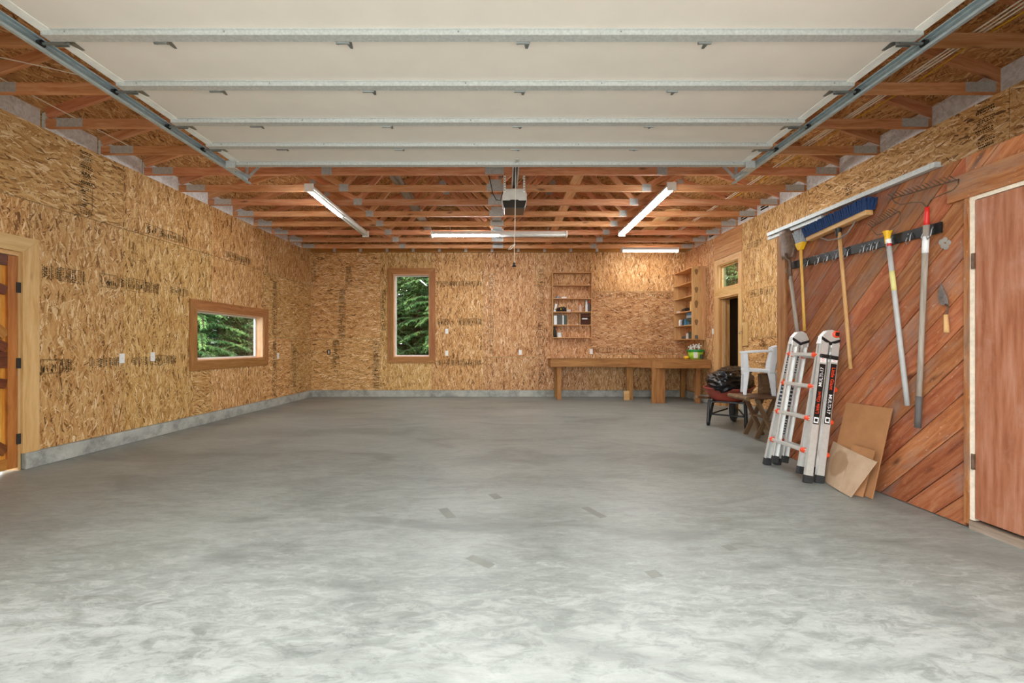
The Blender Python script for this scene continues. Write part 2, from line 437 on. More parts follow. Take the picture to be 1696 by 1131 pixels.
M_lit = emit_mat('lit_tube', '#f6fbff', TUBE); M_lit_bench = emit_mat('lit_bench_tube', '#fff6e8', TUBE*.3)
M_unlit = plain('unlit_tube', '#f2f2ee', .3)
def leaf_mat(name, a, b_, c):
    m, nt, b = newmat(name); v, rnd = objcoord(nt)
    f = noise_(nt, v, 1.6, 4); f2 = noise_(nt, v, 14, 2)
    t = math_(nt, 'ADD', math_(nt, 'MULTIPLY', f, .6), math_(nt, 'MULTIPLY', f2, .4))
    nt.links.new(ramp(nt, t, [(.35, a), (.5, b_), (.66, c)]), b.inputs['Base Color']); b.inputs['Roughness'].default_value = .7
    b.inputs['Specular IOR Level'].default_value = .2
    return m
M_leaf = leaf_mat('fir_needles', '#35573a', '#52794a', '#88a662')
M_leaf2 = leaf_mat('cedar_fronds', '#3d6542', '#669157', '#a5c072')
M_bark = plain('bark', '#4c3b2e', .9, var=.2, scale=15)
M_bounce = plain('bounce_gravel', '#cfccc4', .95, var=.06, scale=12)
M_ground = plain('forest_ground', '#47492f', .95, var=.25, scale=3)

# ------------------------------------------------------------------ frames of the walls (local s along, z up, n into the room)
YB = 10.38; XR = 4.29; XP = 3.04; ZT = 3.37; ZC = .155
FL = frame((-4.718, 0, 0), (.0239, 1, 0), (0, 0, 1), (1, -.0239, 0))
FB = frame((0, YB, 0), (1, 0, 0), (0, 0, 1), (0, -1, 0))
FRt = frame((XR, 0, 0), (0, -1, 0), (0, 0, 1), (-1, 0, 0))
FP = frame((XP, 0, 0), (0, -1, 0), (0, 0, 1), (-1, 0, 0))
def sheet(Fm, s0, s1, z0, z1, mat, parent, holes=()):
    """one sheet of board with its own edges, 11 mm thick, cut around openings"""
    g = .003; mb = MB()
    for a, b, c, d in rects(s0+g, s1-g, z0+g, z1-g, [(h[0]-s0, h[1]-s0, h[2]-z0, h[3]-z0) if False else h for h in holes]):
        mb.box(a-s0, b-s0, c-z0, d-z0, 0, .011)
    if not mb.v: return None
    return mb.build('osb_panel', mat, parent, Fm @ T(s0, z0, 0))

# ------------------------------------------------------------------ floor and outdoor ground
fl = MB().box(-4.72, 4.62, 1.2, YB+.15, -.12, 0).build('floor', M_floor); struct(fl, 'grey troweled concrete garage floor')
struct(MB().box(-8, 8, -15, 1.2, -.13, -.001).build('bounce_ground', M_bounce), 'unseen pale gravel added to bounce light into the garage')  # unseen pale ground, added to bounce daylight up onto door panels and trusses
gd = MB()
gn = 14
for i in range(gn+1):
    for j in range(gn+1):
        x, y = -34+68*i/gn, -24+74*j/gn
        gd.v.append((x, y, -.14+(.0 if (-5.5 < x < 5.5 and -4 < y < 12) else -.12*abs(noise.noise((x*.2, y*.2, 0))))))
for i in range(gn):
    for j in range(gn):
        a = i*(gn+1)+j; gd.f.append((a, a+gn+1, a+gn+2, a+1)); gd.m.append(0)
struct(gd.build('ground', M_ground), 'forest ground outside the garage')

M_mark = plain('floor_tape_residue', '#7f827a', .6)
for px, py, px2, py2, w_ in ((733, 842, 748, 858, .035), (777, 922, 815, 938, .03), (968, 840, 1000, 857, .03), (1076, 945, 1090, 956, .035), (815, 818, 826, 826, .035), (1200, 903, 1216, 911, .03)):
    p, q = PF(px, py), PF(px2, py2); d = (q-p).normalized(); e = Vector((-d.y, d.x, 0))*w_
    MB().add([p-e+Vector((0, 0, .0006)), q-e+Vector((0, 0, .0006)), q+e+Vector((0, 0, .0006)), p+e+Vector((0, 0, .0006))], [(0, 1, 2, 3)]).build('floor_mark', M_mark, fl)

# ------------------------------------------------------------------ left wall
D1 = (3.33, 4.25, -.02, 2.08)                         # doorway
W1 = (6.605, 8.375, .965, 1.732)                          # window opening
wl = slab('wall_left', FL, 1.25, YB+.10, 0, ZT, -.15, 0, [D1, W1], M_backing); struct(wl, 'left garage wall lined with strand board')
for s0, s1, z0, z1, m in ((1.40, 3.18, ZC, 2.60, M_osb_v), (3.18, 4.33, 2.08, 2.60, M_osb_v), (4.33, 5.37, ZC, 2.60, M_osb_v), (5.37, 6.94, ZC+.0, 2.60, M_osb_v),
                          (6.94, 8.38, ZC, 2.60, M_osb_v), (8.38, 9.42, ZC, 1.35, M_osb_h), (9.42, YB-.012, ZC, 1.35, M_osb_h),
                          (8.38, YB-.012, 1.35, 2.58, M_osb_h), (8.38, YB-.012, 2.58, ZT, M_osb_v),
                          (1.40, 3.18, 2.60, ZT, M_osb_h), (3.18, 5.37, 2.60, ZT, M_osb_h), (5.37, 6.94, 2.60, ZT, M_osb_v), (6.94, 8.38, 2.60, ZT, M_osb_v)):
    holes = [D1, W1]
    if (s0, s1) == (5.37, 6.94) and z0 < 1: holes = holes+[(6.53, 6.95, ZC-.01, .97)]
    sheet(FL, s0, s1, z0, z1, m, wl, holes)
sheet(FL, 6.53, 6.94, ZC, .96, M_osb_h, wl)
cl = MB().box(4.262, YB, 0, ZC, 0, .055).build('baseboard_left', M_curb, None, FL, bevel=.008); struct(cl, 'low concrete curb under the left wall')
cl2 = MB().box(1.40, 3.25, 0, ZC, 0, .055).build('baseboard_left', M_curb, None, FL, bevel=.008); struct(cl2, 'low concrete curb in front of the side door')

# ------------------------------------------------------------------ back wall
W2 = (-2.54, -1.70, .93, 2.86)
wb = slab('wall_back', FB, -4.62, 4.44, 0, ZT, -.15, 0, [W2], M_backing); struct(wb, 'back garage wall lined with strand board')
gable = MB().prism([(-4.62, ZT), (4.44, ZT), (4.44, ZT+.2), (-.10, ZT+1.70), (-4.62, ZT+.2)], -.15, -.02).build('gable', M_osb_roof, wb, FB)
for s0, s1, z0, z1, m in ((-4.47, -2.85, ZC, 1.35, M_osb_h), (-4.47, -2.85, 1.35, 2.58, M_osb_h), (-4.47, -2.85, 2.58, ZT, M_osb_h),
                          (-2.85, -1.65, ZC, 2.60, M_osb_v), (-2.85, -1.65, 2.60, ZT, M_osb_v), (-1.65, -.44, ZC, ZT, M_osb_v),
                          (-.44, .78, .93, ZT, M_osb_rv), (-.44, .78, ZC, .93, M_osb_rv), (.78, 2.05, ZC, 2.60, M_osb_rv), (.78, 2.05, 2.60, ZT, M_osb_rv),
                          (2.05, 4.28, ZC, .98, M_osb_rv), (2.05, 4.28, .98, 2.46, M_osb_rh), (2.05, 4.28, 2.46, ZT, M_osb_rv)):
    sheet(FB, s0, s1, z0, z1, m, wb, [W2])
struct(MB().box(-4.47, 4.28, 0, ZC, 0, .055).build('baseboard_back', M_curb, None, FB, bevel=.008), 'low concrete curb along the back wall')

# ------------------------------------------------------------------ right wall (s = -Y)
D3 = (-8.80, -8.05, -.02, 2.13)
W3 = (-8.835, -8.05, 2.30, 2.77)
wr = slab('wall_right', FRt, -YB-.10, -1.25, 0, ZT, -.15, 0, [D3, W3], M_backing); struct(wr, 'right garage wall lined with strand board')
for s0, s1, z0, z1, m in ((-YB+.012, -8.96, ZC, 1.35, M_osb_rv), (-YB+.012, -8.96, 1.35, ZT, M_osb_rv), (-7.93, -6.2, ZC, 1.33, M_osb_h), (-7.93, -6.2, 1.33, ZT, M_osb_v),
                          (-6.2, -4.6, ZC, 2.46, M_osb_v), (-4.6, -2.9, ZC, 2.46, M_osb_v), (-2.9, -1.40, ZC, 2.46, M_osb_v),
                          (-6.2, -3.75, 2.46, ZT, M_osb_h), (-3.75, -1.40, 2.46, ZT, M_osb_h)):
    sheet(FRt, s0, s1, z0, z1, m, wr, [D3, W3])
for i in range(4):                                     # boards over the transom
    plank('header_board', [(-8.96, 2.90+i*.1175), (-7.93, 2.90+i*.1175), (-7.93, 3.014+i*.1175), (-8.96, 3.014+i*.1175)], 0, .016, FRt, (1, 0), M_casing, wr)
for a, b, nm in ((-YB+.06, -8.96, 'beside the workbench'), (-7.93, -1.40, 'behind the closet')):
    struct(MB().box(a, b, 0, ZC, 0, .055).build('baseboard_right', M_curb, None, FRt, bevel=.008), 'low concrete curb under the right wall '+nm)
# foil faced foam between the truss heels, both side walls
TY = [round(5.685+.61*k, 3) for k in range(-6, 8)]
for k in range(len(TY)-1):
    a, b = TY[k]+.024, TY[k+1]-.024
    MB().box(a, b, ZT+.002, ZT+.205, -.04, -.005).build('foam_block', M_foil, wl, FL)
    MB().box(-b, -a, ZT+.002, ZT+.205, -.04, -.005).build('foam_block', M_foil, wr, FRt)
    if k in (8, 9, 11):
        for dz in (.06, .10): MB().box(-b+.1, -b+.32, ZT+dz, ZT+dz+.025, -.005, -.004).build('foam_print', M_ink, wr, FRt)

# ------------------------------------------------------------------ front wall (with the wide door opening, behind the picture's edge)
FF = frame((0, 1.40, 0), (-1, 0, 0), (0, 0, 1), (0, 1, 0))
wf = slab('wall_front', FF, -4.44, 4.78, 0, ZT, -.15, 0, [(-2.60, 2.85, -.1, 3.02)], M_backing); struct(wf, 'front garage wall around the wide door opening')
for s0, s1, z0, z1 in ((-4.29, -2.60, ZC, ZT), (2.85, 4.66, ZC, ZT), (-2.60, .12, 3.02, ZT), (.12, 2.85, 3.02, ZT)):
    sheet(FF, s0, s1, z0, z1, M_osb_v, wf)
MB().prism([(-4.44, ZT), (4.62, ZT), (4.62, ZT+.2), (.10, ZT+1.70), (-4.44, ZT+.2)], -.15, -.02).build('gable', M_osb_roof, wf, FF)

# ------------------------------------------------------------------ roof deck
XC, HS, SL = -.10, 4.50, 1/3
ceil_ = MB()
zr = lambda d: ZT+.089+.094+SL*d
for sgn in (-1, 1):
    x0, x1 = XC+sgn*(HS+.55), XC
    p = [(x0, .8), (x1, .8), (x1, YB+.6), (x0, YB+.6)]
    if sgn > 0: p = [p[1], p[0], p[3], p[2]]
    zz = lambda x: zr(HS-abs(x-XC))
    ceil_.hexa([(x, y, zz(x)+.014) for x, y in p]+[(x, y, zz(x)+.05) for x, y in p])
ceil_ = ceil_.build('ceiling', M_backing); struct(ceil_, 'underside of the gable roof in strand board')
ca = math.atan(SL)
for sgn in (-1, 1):
    ax = Vector((-sgn*math.cos(ca), 0, math.sin(ca))); nn = Vector((-sgn*math.sin(ca), 0, -math.cos(ca)))
    o0 = Vector((XC+sgn*(HS+.25), 0, zr(-.25)))
    e2 = nn.cross(ax)                                  # along +-Y
    for r in range(4):
        a0, a1 = r*1.22, min((r+1)*1.22, (HS+.25)/math.cos(ca)-.01)
        y = 1.0-(1.22 if r % 2 else 0)
        while y < YB-.05:
            y0, y1 = max(y, 1.0), min(y+2.44, YB+.5)
            if y1-y0 > .05:
                Fm = frame(o0+ax*a0+Vector((0, y0 if e2.y > 0 else y1, 0)), e2, nn.cross(e2) if False else -nn.cross(e2), nn) if False else None
                # local x along the ridge direction (strands), local y up the slope
                xx = Vector((0, 1, 0)); yy = ax; z_ = xx.cross(yy)
                M = frame(o0+ax*a0+Vector((0, y0, 0)), xx, yy, z_)
                th = (-.011, 0) if z_.z < 0 else (0, .011)
                MB().box(.002, y1-y0-.002, .002, a1-a0-.002, *th).build('osb_panel', M_osb_roof, ceil_, M)
            y += 2.44

# ------------------------------------------------------------------ roof trusses
def truss(first, Y, label):
    if first is None:
        t = thing('roof_truss', label, 'truss', (XC, Y, ZT), 'roof trusses')
        def mem(name, a, b, w=.089):
            return board(name, (XC+a[0], Y, ZT+a[1]), (XC+b[0], Y, ZT+b[1]), w, .038, (0, -1, 0), M_truss, t)
        mem('bottom_chord', (-HS+.03, .0445), (HS-.03, .0445))
        zb = lambda x: .089+SL*(HS-abs(x))
        for s in (-1, 1):
            mem('top_chord', (s*(HS-.03), zb(HS-.03)+.047), (s*.01, zb(0)+.047))
            for a, b in (((2.14, .07), (3.10, zb(3.10)+.03)), ((2.14, .07), (1.15, zb(1.15)+.03)), ((.03, .07), (1.15, zb(1.15)+.03))):
                mem('web', (s*a[0], a[1]), (s*b[0], b[1]), .075)
        mem('web', (0, .08), (0, zb(0)+.04), .089)
        def pl(x, z, w, h):
            mb = MB().box(-w/2, w/2, -h/2, h/2, -.0215, .0215)
            k = int(w/.012)
            for i in range(k):                          # rows of teeth
                xx = -w/2+.006+i*.012; mb.box(xx, xx+.005, -h/2+.004, h/2-.004, .0215, .0222)
            mb.build('gusset_plate', M_plate, t, frame((XC+x, Y, ZT+z), (1, 0, 0), (0, 0, 1), (0, -1, 0)))
        pl(0, .055, .24, .10); pl(0, .12, .17, .09)
        for s in (-1, 1):
            pl(s*2.14, .05, .13, .10); pl(s*4.23, .05, .26, .085); pl(s*1.15, zb(1.15)+.04, .14, .09); pl(s*3.10, zb(3.10)+.03, .1, .07)
        pl(0, zb(0)+.02, .2, .1)
        return t
    r = first.copy(); C.objects.link(r); r.matrix_basis = T(XC, Y, ZT); W[r] = r.matrix_basis.copy(); r['label'] = label
    for ch in first.children:
        c = ch.copy(); C.objects.link(c); c.parent = r; c.matrix_parent_inverse = W[first].inverted()
    return r
nth = ['nearest the back wall', 'second from the back wall', 'third from the back wall', 'fourth from the back wall', 'fifth from the back wall', 'sixth from the back wall',
       'seventh from the back wall', 'eighth from the back wall, just beyond the raised door', 'ninth from the back wall, above the raised door end', 'tenth from the back wall, above the raised door',
       'eleventh from the back wall, above the raised door', 'twelfth from the back wall, above the raised door', 'thirteenth from the back wall, above the raised door', 'closest to the door opening']
t0 = None
for k, Y in enumerate(reversed(TY)):
    o = truss(t0, Y, 'orange-brown fir roof truss, '+nth[k])
    if t0 is None: t0 = o
o = board('loose_board', (2.86, 7.42, ZT+.098), (2.86, 8.80, ZT+.098), .24, .014, (0, 0, 1), M_casing_pale); tag(o, 'pale loose board lying on the trusses beside the right strip light', 'board')
# gable bottom chord with small metal clips
gb = thing('gable_chord', 'dark wooden gable beam with metal clips on top of back wall', 'beam', (XC, YB-.03, ZT))
board('beam', (-4.45, YB-.035, ZT+.045), (4.27, YB-.035, ZT+.045), .085, .05, (0, -1, 0), M_doorframe, gb)
for i in range(14):
    x = -3.9+i*.61
    MB().box(x-.03, x+.03, YB-.064, YB-.060, ZT+.004, ZT+.075).build('clip', M_plate, gb)
for x, lab in ((-1.45, 'long grey brace board lying on the truss chords left of centre'), (1.02, 'long brown brace board lying on the truss chords right of centre')):
    o = board('brace_board', (x, 1.5, ZT+.109), (x, YB-.1, ZT+.109), .14, .038, (0, 0, 1), M_greywood if x < 0 else M_truss); tag(o, lab, 'board')

# ------------------------------------------------------------------ overhead door (open, horizontal)
ZD = 3.128                                            # underside of the panels
DL, DR = -2.85, 2.60
JY = [1.73, 2.265, 2.80, 3.335, 3.87, 4.325, 4.76]
od = thing('overhead_door', 'wide beige sectional garage door raised flat under the roof', 'garage door', (-.12, 3.5, ZD))
hx = (-2.16, -1.01, .13, 1.28)
for i in range(6):
    y0, y1 = JY[i]+.003, JY[i+1]-.003
    sec = MB().box(DL+.06, DR-.06, y0, y1, ZD, ZD+.045).build('door_section', M_doorpanel, od)
    for a, b in ((DL, DL+.075), (DR-.075, DR)):
        MB().box(a, b, y0, y1, ZD-.004, ZD+.047).build('end_cap', M_stile, sec, bevel=.003)
    # hat-shaped stiffening strut along the inner edge of the section
    yf = y1-.004; h = .032; d = .062
    st = MB().prism([(yf-d-.012, ZD), (yf-d-.012, ZD-.003), (yf-d, ZD-.003), (yf-d, ZD-h), (yf, ZD-h), (yf, ZD-.003), (yf+.002, ZD-.003), (yf+.002, ZD)], DL+.01, DR-.01, axis='x')
    st.build('strut', M_galv, sec)
    for x in [DL+.16, DR-.16]+[hx[1]-.7, hx[2]-.4, hx[2]+.6]:
        MB().lathe([(.006, 0), (.006, .004), (.003, .006)], 6, M=frame((x, yf-d+.002, ZD-.012), (1, 0, 0), (0, 0, 1), (0, -1, 0))).build('bolt', M_hinge, sec)
    if i < 5:
        for x in hx:
            hg = MB().box(x-.035, x+.035, y1-.002, y1+.035, ZD-.004, ZD-.001)
            hg.box(x-.035, x-.030, y1-.002, y1+.03, ZD-.03, ZD-.003); hg.box(x+.030, x+.035, y1-.002, y1+.03, ZD-.03, ZD-.003)
            hg.tube([(x-.042, y1+.014, ZD-.026), (x+.042, y1+.014, ZD-.026)], .0105, 8)
            hg.hexa([(x+.005, y1+.03, ZD-.004), (x+.05, y1+.03, ZD-.004), (x+.036, y1+.105, ZD-.004), (x+.020, y1+.105, ZD-.004),
                     (x+.005, y1+.03, ZD-.001), (x+.05, y1+.03, ZD-.001), (x+.036, y1+.105, ZD-.001), (x+.020, y1+.105, ZD-.001)])
            hg.build('hinge', M_hinge, od)
        for s, xe in ((-1, DL), (1, DR)):
            rb = MB().box(min(xe-s*.01, xe-s*.11), max(xe-s*.01, xe-s*.11), y1-.002, y1+.05, ZD-.006, ZD-.003)
            rb.box(min(xe, xe-s*.09), max(xe, xe-s*.09), y1, y1+.006, ZD-.038, ZD-.004); rb.box(min(xe, xe-s*.09), max(xe, xe-s*.09), y1+.034, y1+.04, ZD-.038, ZD-.004)
            rb.tube([(xe-s*.1, y1+.02, ZD-.028), (xe+s*.075, y1+.02, ZD-.028)], .0095, 8)
            rb.hexa([(xe-s*.06, y1+.045, ZD-.006), (xe-s*.115, y1+.045, ZD-.006), (xe-s*.11, y1+.12, ZD-.006), (xe-s*.09, y1+.12, ZD-.006), (xe-s*.06, y1+.045, ZD-.002), (xe-s*.115, y1+.045, ZD-.002), (xe-s*.11, y1+.12, ZD-.002), (xe-s*.09, y1+.12, ZD-.002)])
            ro = rb.build('roller_bracket', M_hinge, od)
            MB().lathe([(.012, -.014), (.022, -.012), (.022, .012), (.012, .014)], 12, M=frame((xe+s*.075, y1+.02, ZD-.028), (0, 0, 1), (0, 1, 0), (s, 0, 0))).build('roller', M_black, ro)
for s, xe in ((-1, DL), (1, DR)):
    MB().box(xe-.05, xe+.05, 4.66, 4.755, ZD-.075, ZD-.069).box(xe-.05, xe+.05, 4.655, 4.661, ZD-.075, ZD).build('top_bracket', M_galv, od)

# tracks
def track(s, xe, label):
    x = xe+s*.085; t = thing('door_track', label, 'track', (x, 3.6, ZD-.03), 'overhead door tracks')
    z = ZD-.028
    prof = [(-s*.028, .030), (-s*.022, .030), (-s*.010, .036), (s*.012, .036), (s*.018, .028), (s*.018, -.028), (s*.012, -.036), (-s*.012, -.036), (-s*.022, -.028), (-s*.030, -.028)]
    inner = [(a*.86+(s*.002), b*.88) for a, b in prof]
    mb = MB(); n = len(prof); y0, y1 = 1.58, 5.16
    ring = prof+list(reversed(inner)); k = len(ring)
    vv = [(x+a, y0, z+b) for a, b in ring]+[(x+a, y1, z+b) for a, b in ring]
    mb.add(vv, [(i, (i+1) % k, k+(i+1) % k, k+i) for i in range(k)]+[tuple((i, i+1, k-2-i, k-1-i)) for i in range(n-1)]+[tuple((k+i, k+k-1-i, k+k-2-i, k+i+1)) for i in range(n-1)])
    mb.build('channel', M_track, t)
    MB().box(min(x+s*.018, x+s*.021), max(x+s*.018, x+s*.021), 1.58, 5.10, z-.01, z+.055).box(min(x+s*.018, x+s*.05), max(x+s*.018, x+s*.05), 1.58, 5.10, z+.052, z+.055).build('angle_iron', M_galv, t)
    # curve down to the opening
    pts = [(x, 1.58, z)]+[(x, 1.58-.14*math.sin(a), z-.14+.14*math.cos(a)-.0) for a in (R(30), R(60), R(85))]+[(x, 1.445, .1)]
    mb = MB().tube(pts, .022, 6); mb.build('curve', M_track, t)
    hx_ = x-s*.02
    board('hanger', (hx_, 5.07, z+.03), (hx_, 5.07, ZT+.02), .032, .003, (0, -1, 0), M_galv, t)
    board('hanger', (hx_-s*.01, 5.10, z+.03), (hx_-s*.30, 5.07, ZT+.02), .03, .003, (0, -1, 0), M_galv, t)
    return t
track(-1, DL, 'galvanised steel door track on the left, nearer the window wall')
track(1, DR, 'galvanised steel door track on the right, nearer the tool wall')

# opener
XO = .155
op = thing('door_opener', 'grey garage door opener with dark lens hanging from trusses', 'door opener', (XO, 5.85, 3.0))
hb = MB()
yo = 5.69; zt, zm, zb_ = CAMH+(CY-312)*yo/FPX, CAMH+(CY-332)*yo/FPX, CAMH+(CY-345)*yo/FPX
wv = .158
hb.prism([(XO-wv+.03, zt), (XO+wv-.03, zt), (XO+wv, zt-.06), (XO+wv, zm), (XO-wv, zm), (XO-wv, zt-.06)], yo, yo+.40, axis='y')
hb.build('housing', M_greyplastic, op, bevel=.01)
MB().prism([(XO-wv+.004, zm), (XO-.06, zm), (XO-.05, zm+.012), (XO+.05, zm+.012), (XO+.06, zm), (XO+wv-.004, zm), (XO+wv-.03, zb_), (XO-wv+.03, zb_)], yo-.006, yo+.30, axis='y').build('light_lens', M_grip if False else plain('smoked_lens', '#2f2a24', .3), op, bevel=.006)
MB().box(XO-.02, XO+.02, 1.42, yo+.05, zt+.02, zt+.05).build('rail', M_black, op)
for dx in (-.032, .032): MB().box(XO+dx-.006, XO+dx+.006, 4.4, yo+.05, zt+.015, zt+.055).build('rail_edge', M_galv, op)
for s in (-1, 1):
    mb = MB(); x = XO+s*.125
    z0 = zt-.05
    mb.box(x-.012, x+.012, yo-.006, yo-.003, z0, ZT+.03)
    mb.build('strap', M_white, op)
    k = 0
    z = z0+.02
    while z < ZT+.01:
        MB().box(x-.005, x+.005, yo-.0075, yo-.006, z, z+.012).build('strap_hole', M_black, op); z += .032
arm = MB().box(XO-.014, XO+.014, 4.58, 4.70, ZD-.02, ZD-.012).tube([(XO, 4.66, ZD-.02), (XO, 4.9, zt+.03)], .009, 6); arm.build('door_arm', M_galv, od)
cord = thing('release_cord', 'thin white release cord hanging from the door opener rail', 'cord', (XO-.02, 4.95, 2.0))
yc = 5.0; pc = Vector((XO-.004, yc, zt+.022)); pe = PY(851.5, 439, yc)
MB().tube([pc, (pc+pe)/2+Vector((.002, 0, 0)), pe], .0032, 6).build('cord_line', M_rope, cord)
kl = PY(853, 404, yc)
MB().tube([kl+Vector((0, 0, 0)), kl+Vector((-.05, -.004, -.03)), kl+Vector((-.075, -.004, -.066)), kl+Vector((-.05, -.004, -.062)), kl+Vector((0, 0, -.004))], .0035, 6).build('knot_loop', M_rope, cord)
MB().lathe([(.005, .03), (.012, .026), (.012, .0), (.02, -.004), (.026, -.014), (.02, -.02)][::-1], 12, M=T(*pe)).build('pull_knob', M_black, cord)
MB().tube([PY(806, 278, 5.70), PY(812, 300, 5.69), PY(816, 320, 5.68), PY(822, 331, 5.68), PY(829, 332, 5.69), PY(833, 318, 5.69)], .006, 6).build('power_cord', M_black)
tag(C.objects['power_cord'], 'thin black power cord looping from truss to door opener', 'cord')

# ------------------------------------------------------------------ fluorescent fixtures
def fixture(label, c, L, along, lit, wd=.115, hz=.06, glow=M_lit):
    """c: centre of the underside; lit: list of (side, half) tubes that glow"""
    t = thing('strip_light', label, 'light', c, 'fluorescent strip lights')
    Fm = frame(c, along, (-Vector(along).y, Vector(along).x, 0), (0, 0, 1))
    MB().prism([(-wd/2, .012), (-wd/2, 0.0), (-wd/2+.012, .0), (-.02, .022), (.02, .022), (wd/2-.012, 0), (wd/2, 0), (wd/2, .012), (wd/2-.03, hz), (-wd/2+.03, hz)][::-1], -L/2, L/2, axis='x').build('housing', M_white, t, Fm)
    for s in (-1, 1): MB().box(s*L/2-.012, s*L/2+.012, -wd/2-.004, wd/2+.004, -.045, hz+.004).build('end_cap', M_white, t, Fm, bevel=.006)
    nh = 2 if L > 2 else 1
    for side in (-1, 1):
        for hlf in range(nh):
            a = -L/2+.015+hlf*(L/nh); b = a+L/nh-.025
            on = (side, hlf) in lit
            MB().tube([(a, side*.034, -.012), (b, side*.034, -.012)], .0165, 10).build('tube', glow if on else M_unlit, t, Fm, smooth=True)
    if nh == 2: MB().box(-.012, .012, -wd/2+.01, wd/2-.01, -.02, .012).build('lamp_holder', M_white, t, Fm)
    for s in (-1, 1):
        q = Fm @ Vector((s*L*.36, 0, hz-.005)); yt = min(TY, key=lambda v: abs(v-q.y))
        MB().tube([q, (q.x, yt, ZT+.012)], .004, 6).build('hanger', M_galv, t)
    return t
ZL = CAMH+2.085
fixture('long white strip light on the left, only its near half lit', (-2.56, 7.10, ZL), 2.44, (0, 1, 0), [(1, 0)])
fixture('long white strip light on the right with both tubes lit', (2.22, 7.05, ZL), 2.44, (0, 1, 0), [(1, 0), (-1, 0), (1, 1), (-1, 1)])
fixture('long white strip light hung crosswise in the middle, left half lit', (-.06, 8.26, ZL-.02), 2.50, (1, 0, 0), [(-1, 0), (1, 0)])
fixture('short bright strip light above the workbench at the back', (3.22, 9.70, ZL), 1.22, (1, 0, 0), [(1, 0), (-1, 0)], glow=M_lit_bench)

# ------------------------------------------------------------------ cables
zc = ZT+.096
def cable(label, pts, mat, r=.006):
    o = MB().tube(pts, r, 6).build('cable', mat); return tag(o, label, 'cable', 'cables on the trusses')
for i, (dx, lab) in enumerate(((0, 'white cable running over the right truss ends, innermost'), (.035, 'white cable running over the right truss ends, middle'), (.075, 'white cable running over the right truss ends beside the yellow one'))):
    pts = [(3.44+dx+.01*math.sin(y*2+i), y, zc+.012) for y in (2.1, 3.2, 4.2, 5.1)]
    if i == 0: pts += [(3.40, 5.10, zc+.0), (3.1, 5.13, zc-.0), (2.7, 5.13, zc)]
    else: pts += [(3.45+dx, y, zc+.012) for y in (6, 7.2, 8.4, 9.6)]
    cable(lab, pts, M_cablew)
cable('yellow cable running over the right truss ends', [(3.56+(.05 if k % 2 else 0), 2.1+k*.61, zc+.012) for k in range(9)], M_cabley)
cable('white cable running along the left truss ends then turning inwards', [(-4.30, 3.0, zc+.012), (-4.30, 4.3, zc+.012), (-4.28, 5.13, zc+.012), (-4.20, 5.145, ZT+.075), (-3.55, 5.145, ZT+.07)], M_cablew, .005)
cable('thin white cable crossing above the left door track', [PY(0, 95, 3.5), PY(70, 110, 3.7), PY(138, 126, 3.9), PY(190, 140, 4.1)], M_cablew, .004)

# ------------------------------------------------------------------ windows
def window(name, Fm, op_, cw, mat_c, mat_j, label, depth=.15, parent_n=.011, split=None):
    s0, s1, z0, z1 = op_
    w = thing(name, None, None, Fm @ Vector(((s0+s1)/2, z0, 0))); struct(w, label)
    n0, n1 = parent_n, parent_n+.022
    o = (s0-cw, s1+cw, z0-cw, z1+cw)
    g = .001
    plank('casing', [(o[0], o[3]), (o[0]+cw-g, z1-g), (s1+g, z1+g), (o[1], o[3])][::-1] if False else [(s0, z1), (s1, z1), (o[1], o[3]), (o[0], o[3])], n0, n1, Fm, (1, 0), mat_c, w, .002)
    plank('casing', [(o[0], o[2]), (o[1], o[2]), (s1, z0), (s0, z0)], n0, n1, Fm, (1, 0), mat_c, w, .002)
    plank('casing', [(o[0], o[2]), (s0, z0), (s0, z1), (o[0], o[3])], n0, n1, Fm, (0, 1), mat_c, w, .002)
    plank('casing', [(s1, z0), (o[1], o[2]), (o[1], o[3]), (s1, z1)], n0, n1, Fm, (0, 1), mat_c, w, .002)
    j = .016
    for a, b, c, d in ((s0, s1, z0-.0, z0+j), (s0, s1, z1-j, z1), (s0, s0+j, z0+j, z1-j), (s1-j, s1, z0+j, z1-j)):
        L = max(b-a, d-c); hor = (b-a) > (d-c)
        plank('jamb', [(a, c), (b, c), (b, d), (a, d)], -depth, n0, Fm, (1, 0) if hor else (0, 1), mat_j, w)
    f = .022
    for a, b, c, d in ((s0+j, s1-j, z0+j, z0+j+f), (s0+j, s1-j, z1-j-f, z1-j), (s0+j, s0+j+f, z0+j+f, z1-j-f), (s1-j-f, s1-j, z0+j+f, z1-j-f)):
        MB().box(a, b, c, d, -depth, -depth+.035).build('sash', M_plastic_w if split is None else split, w, Fm)
    MB().box(s0+j+f-.004, s1-j-f+.004, z0+j+f-.004, z1-j-f+.004, -depth+.016, -depth+.02).build('glass', M_glass, w, Fm)
    return w
window('window_1', FL, W1, .145, M_casing_red, M_reveal, 'wide low window in the left wall with brown wooden casing')
window('window_2', FB, W2, .14, M_casing_red, M_reveal, 'tall narrow window in the back wall with brown wooden casing')
window('window_3', FRt, W3, .12, M_casing_pale, M_casing_pale, 'small transom window above the dark doorway', depth=.09, parent_n=0, split=M_casing_pale)

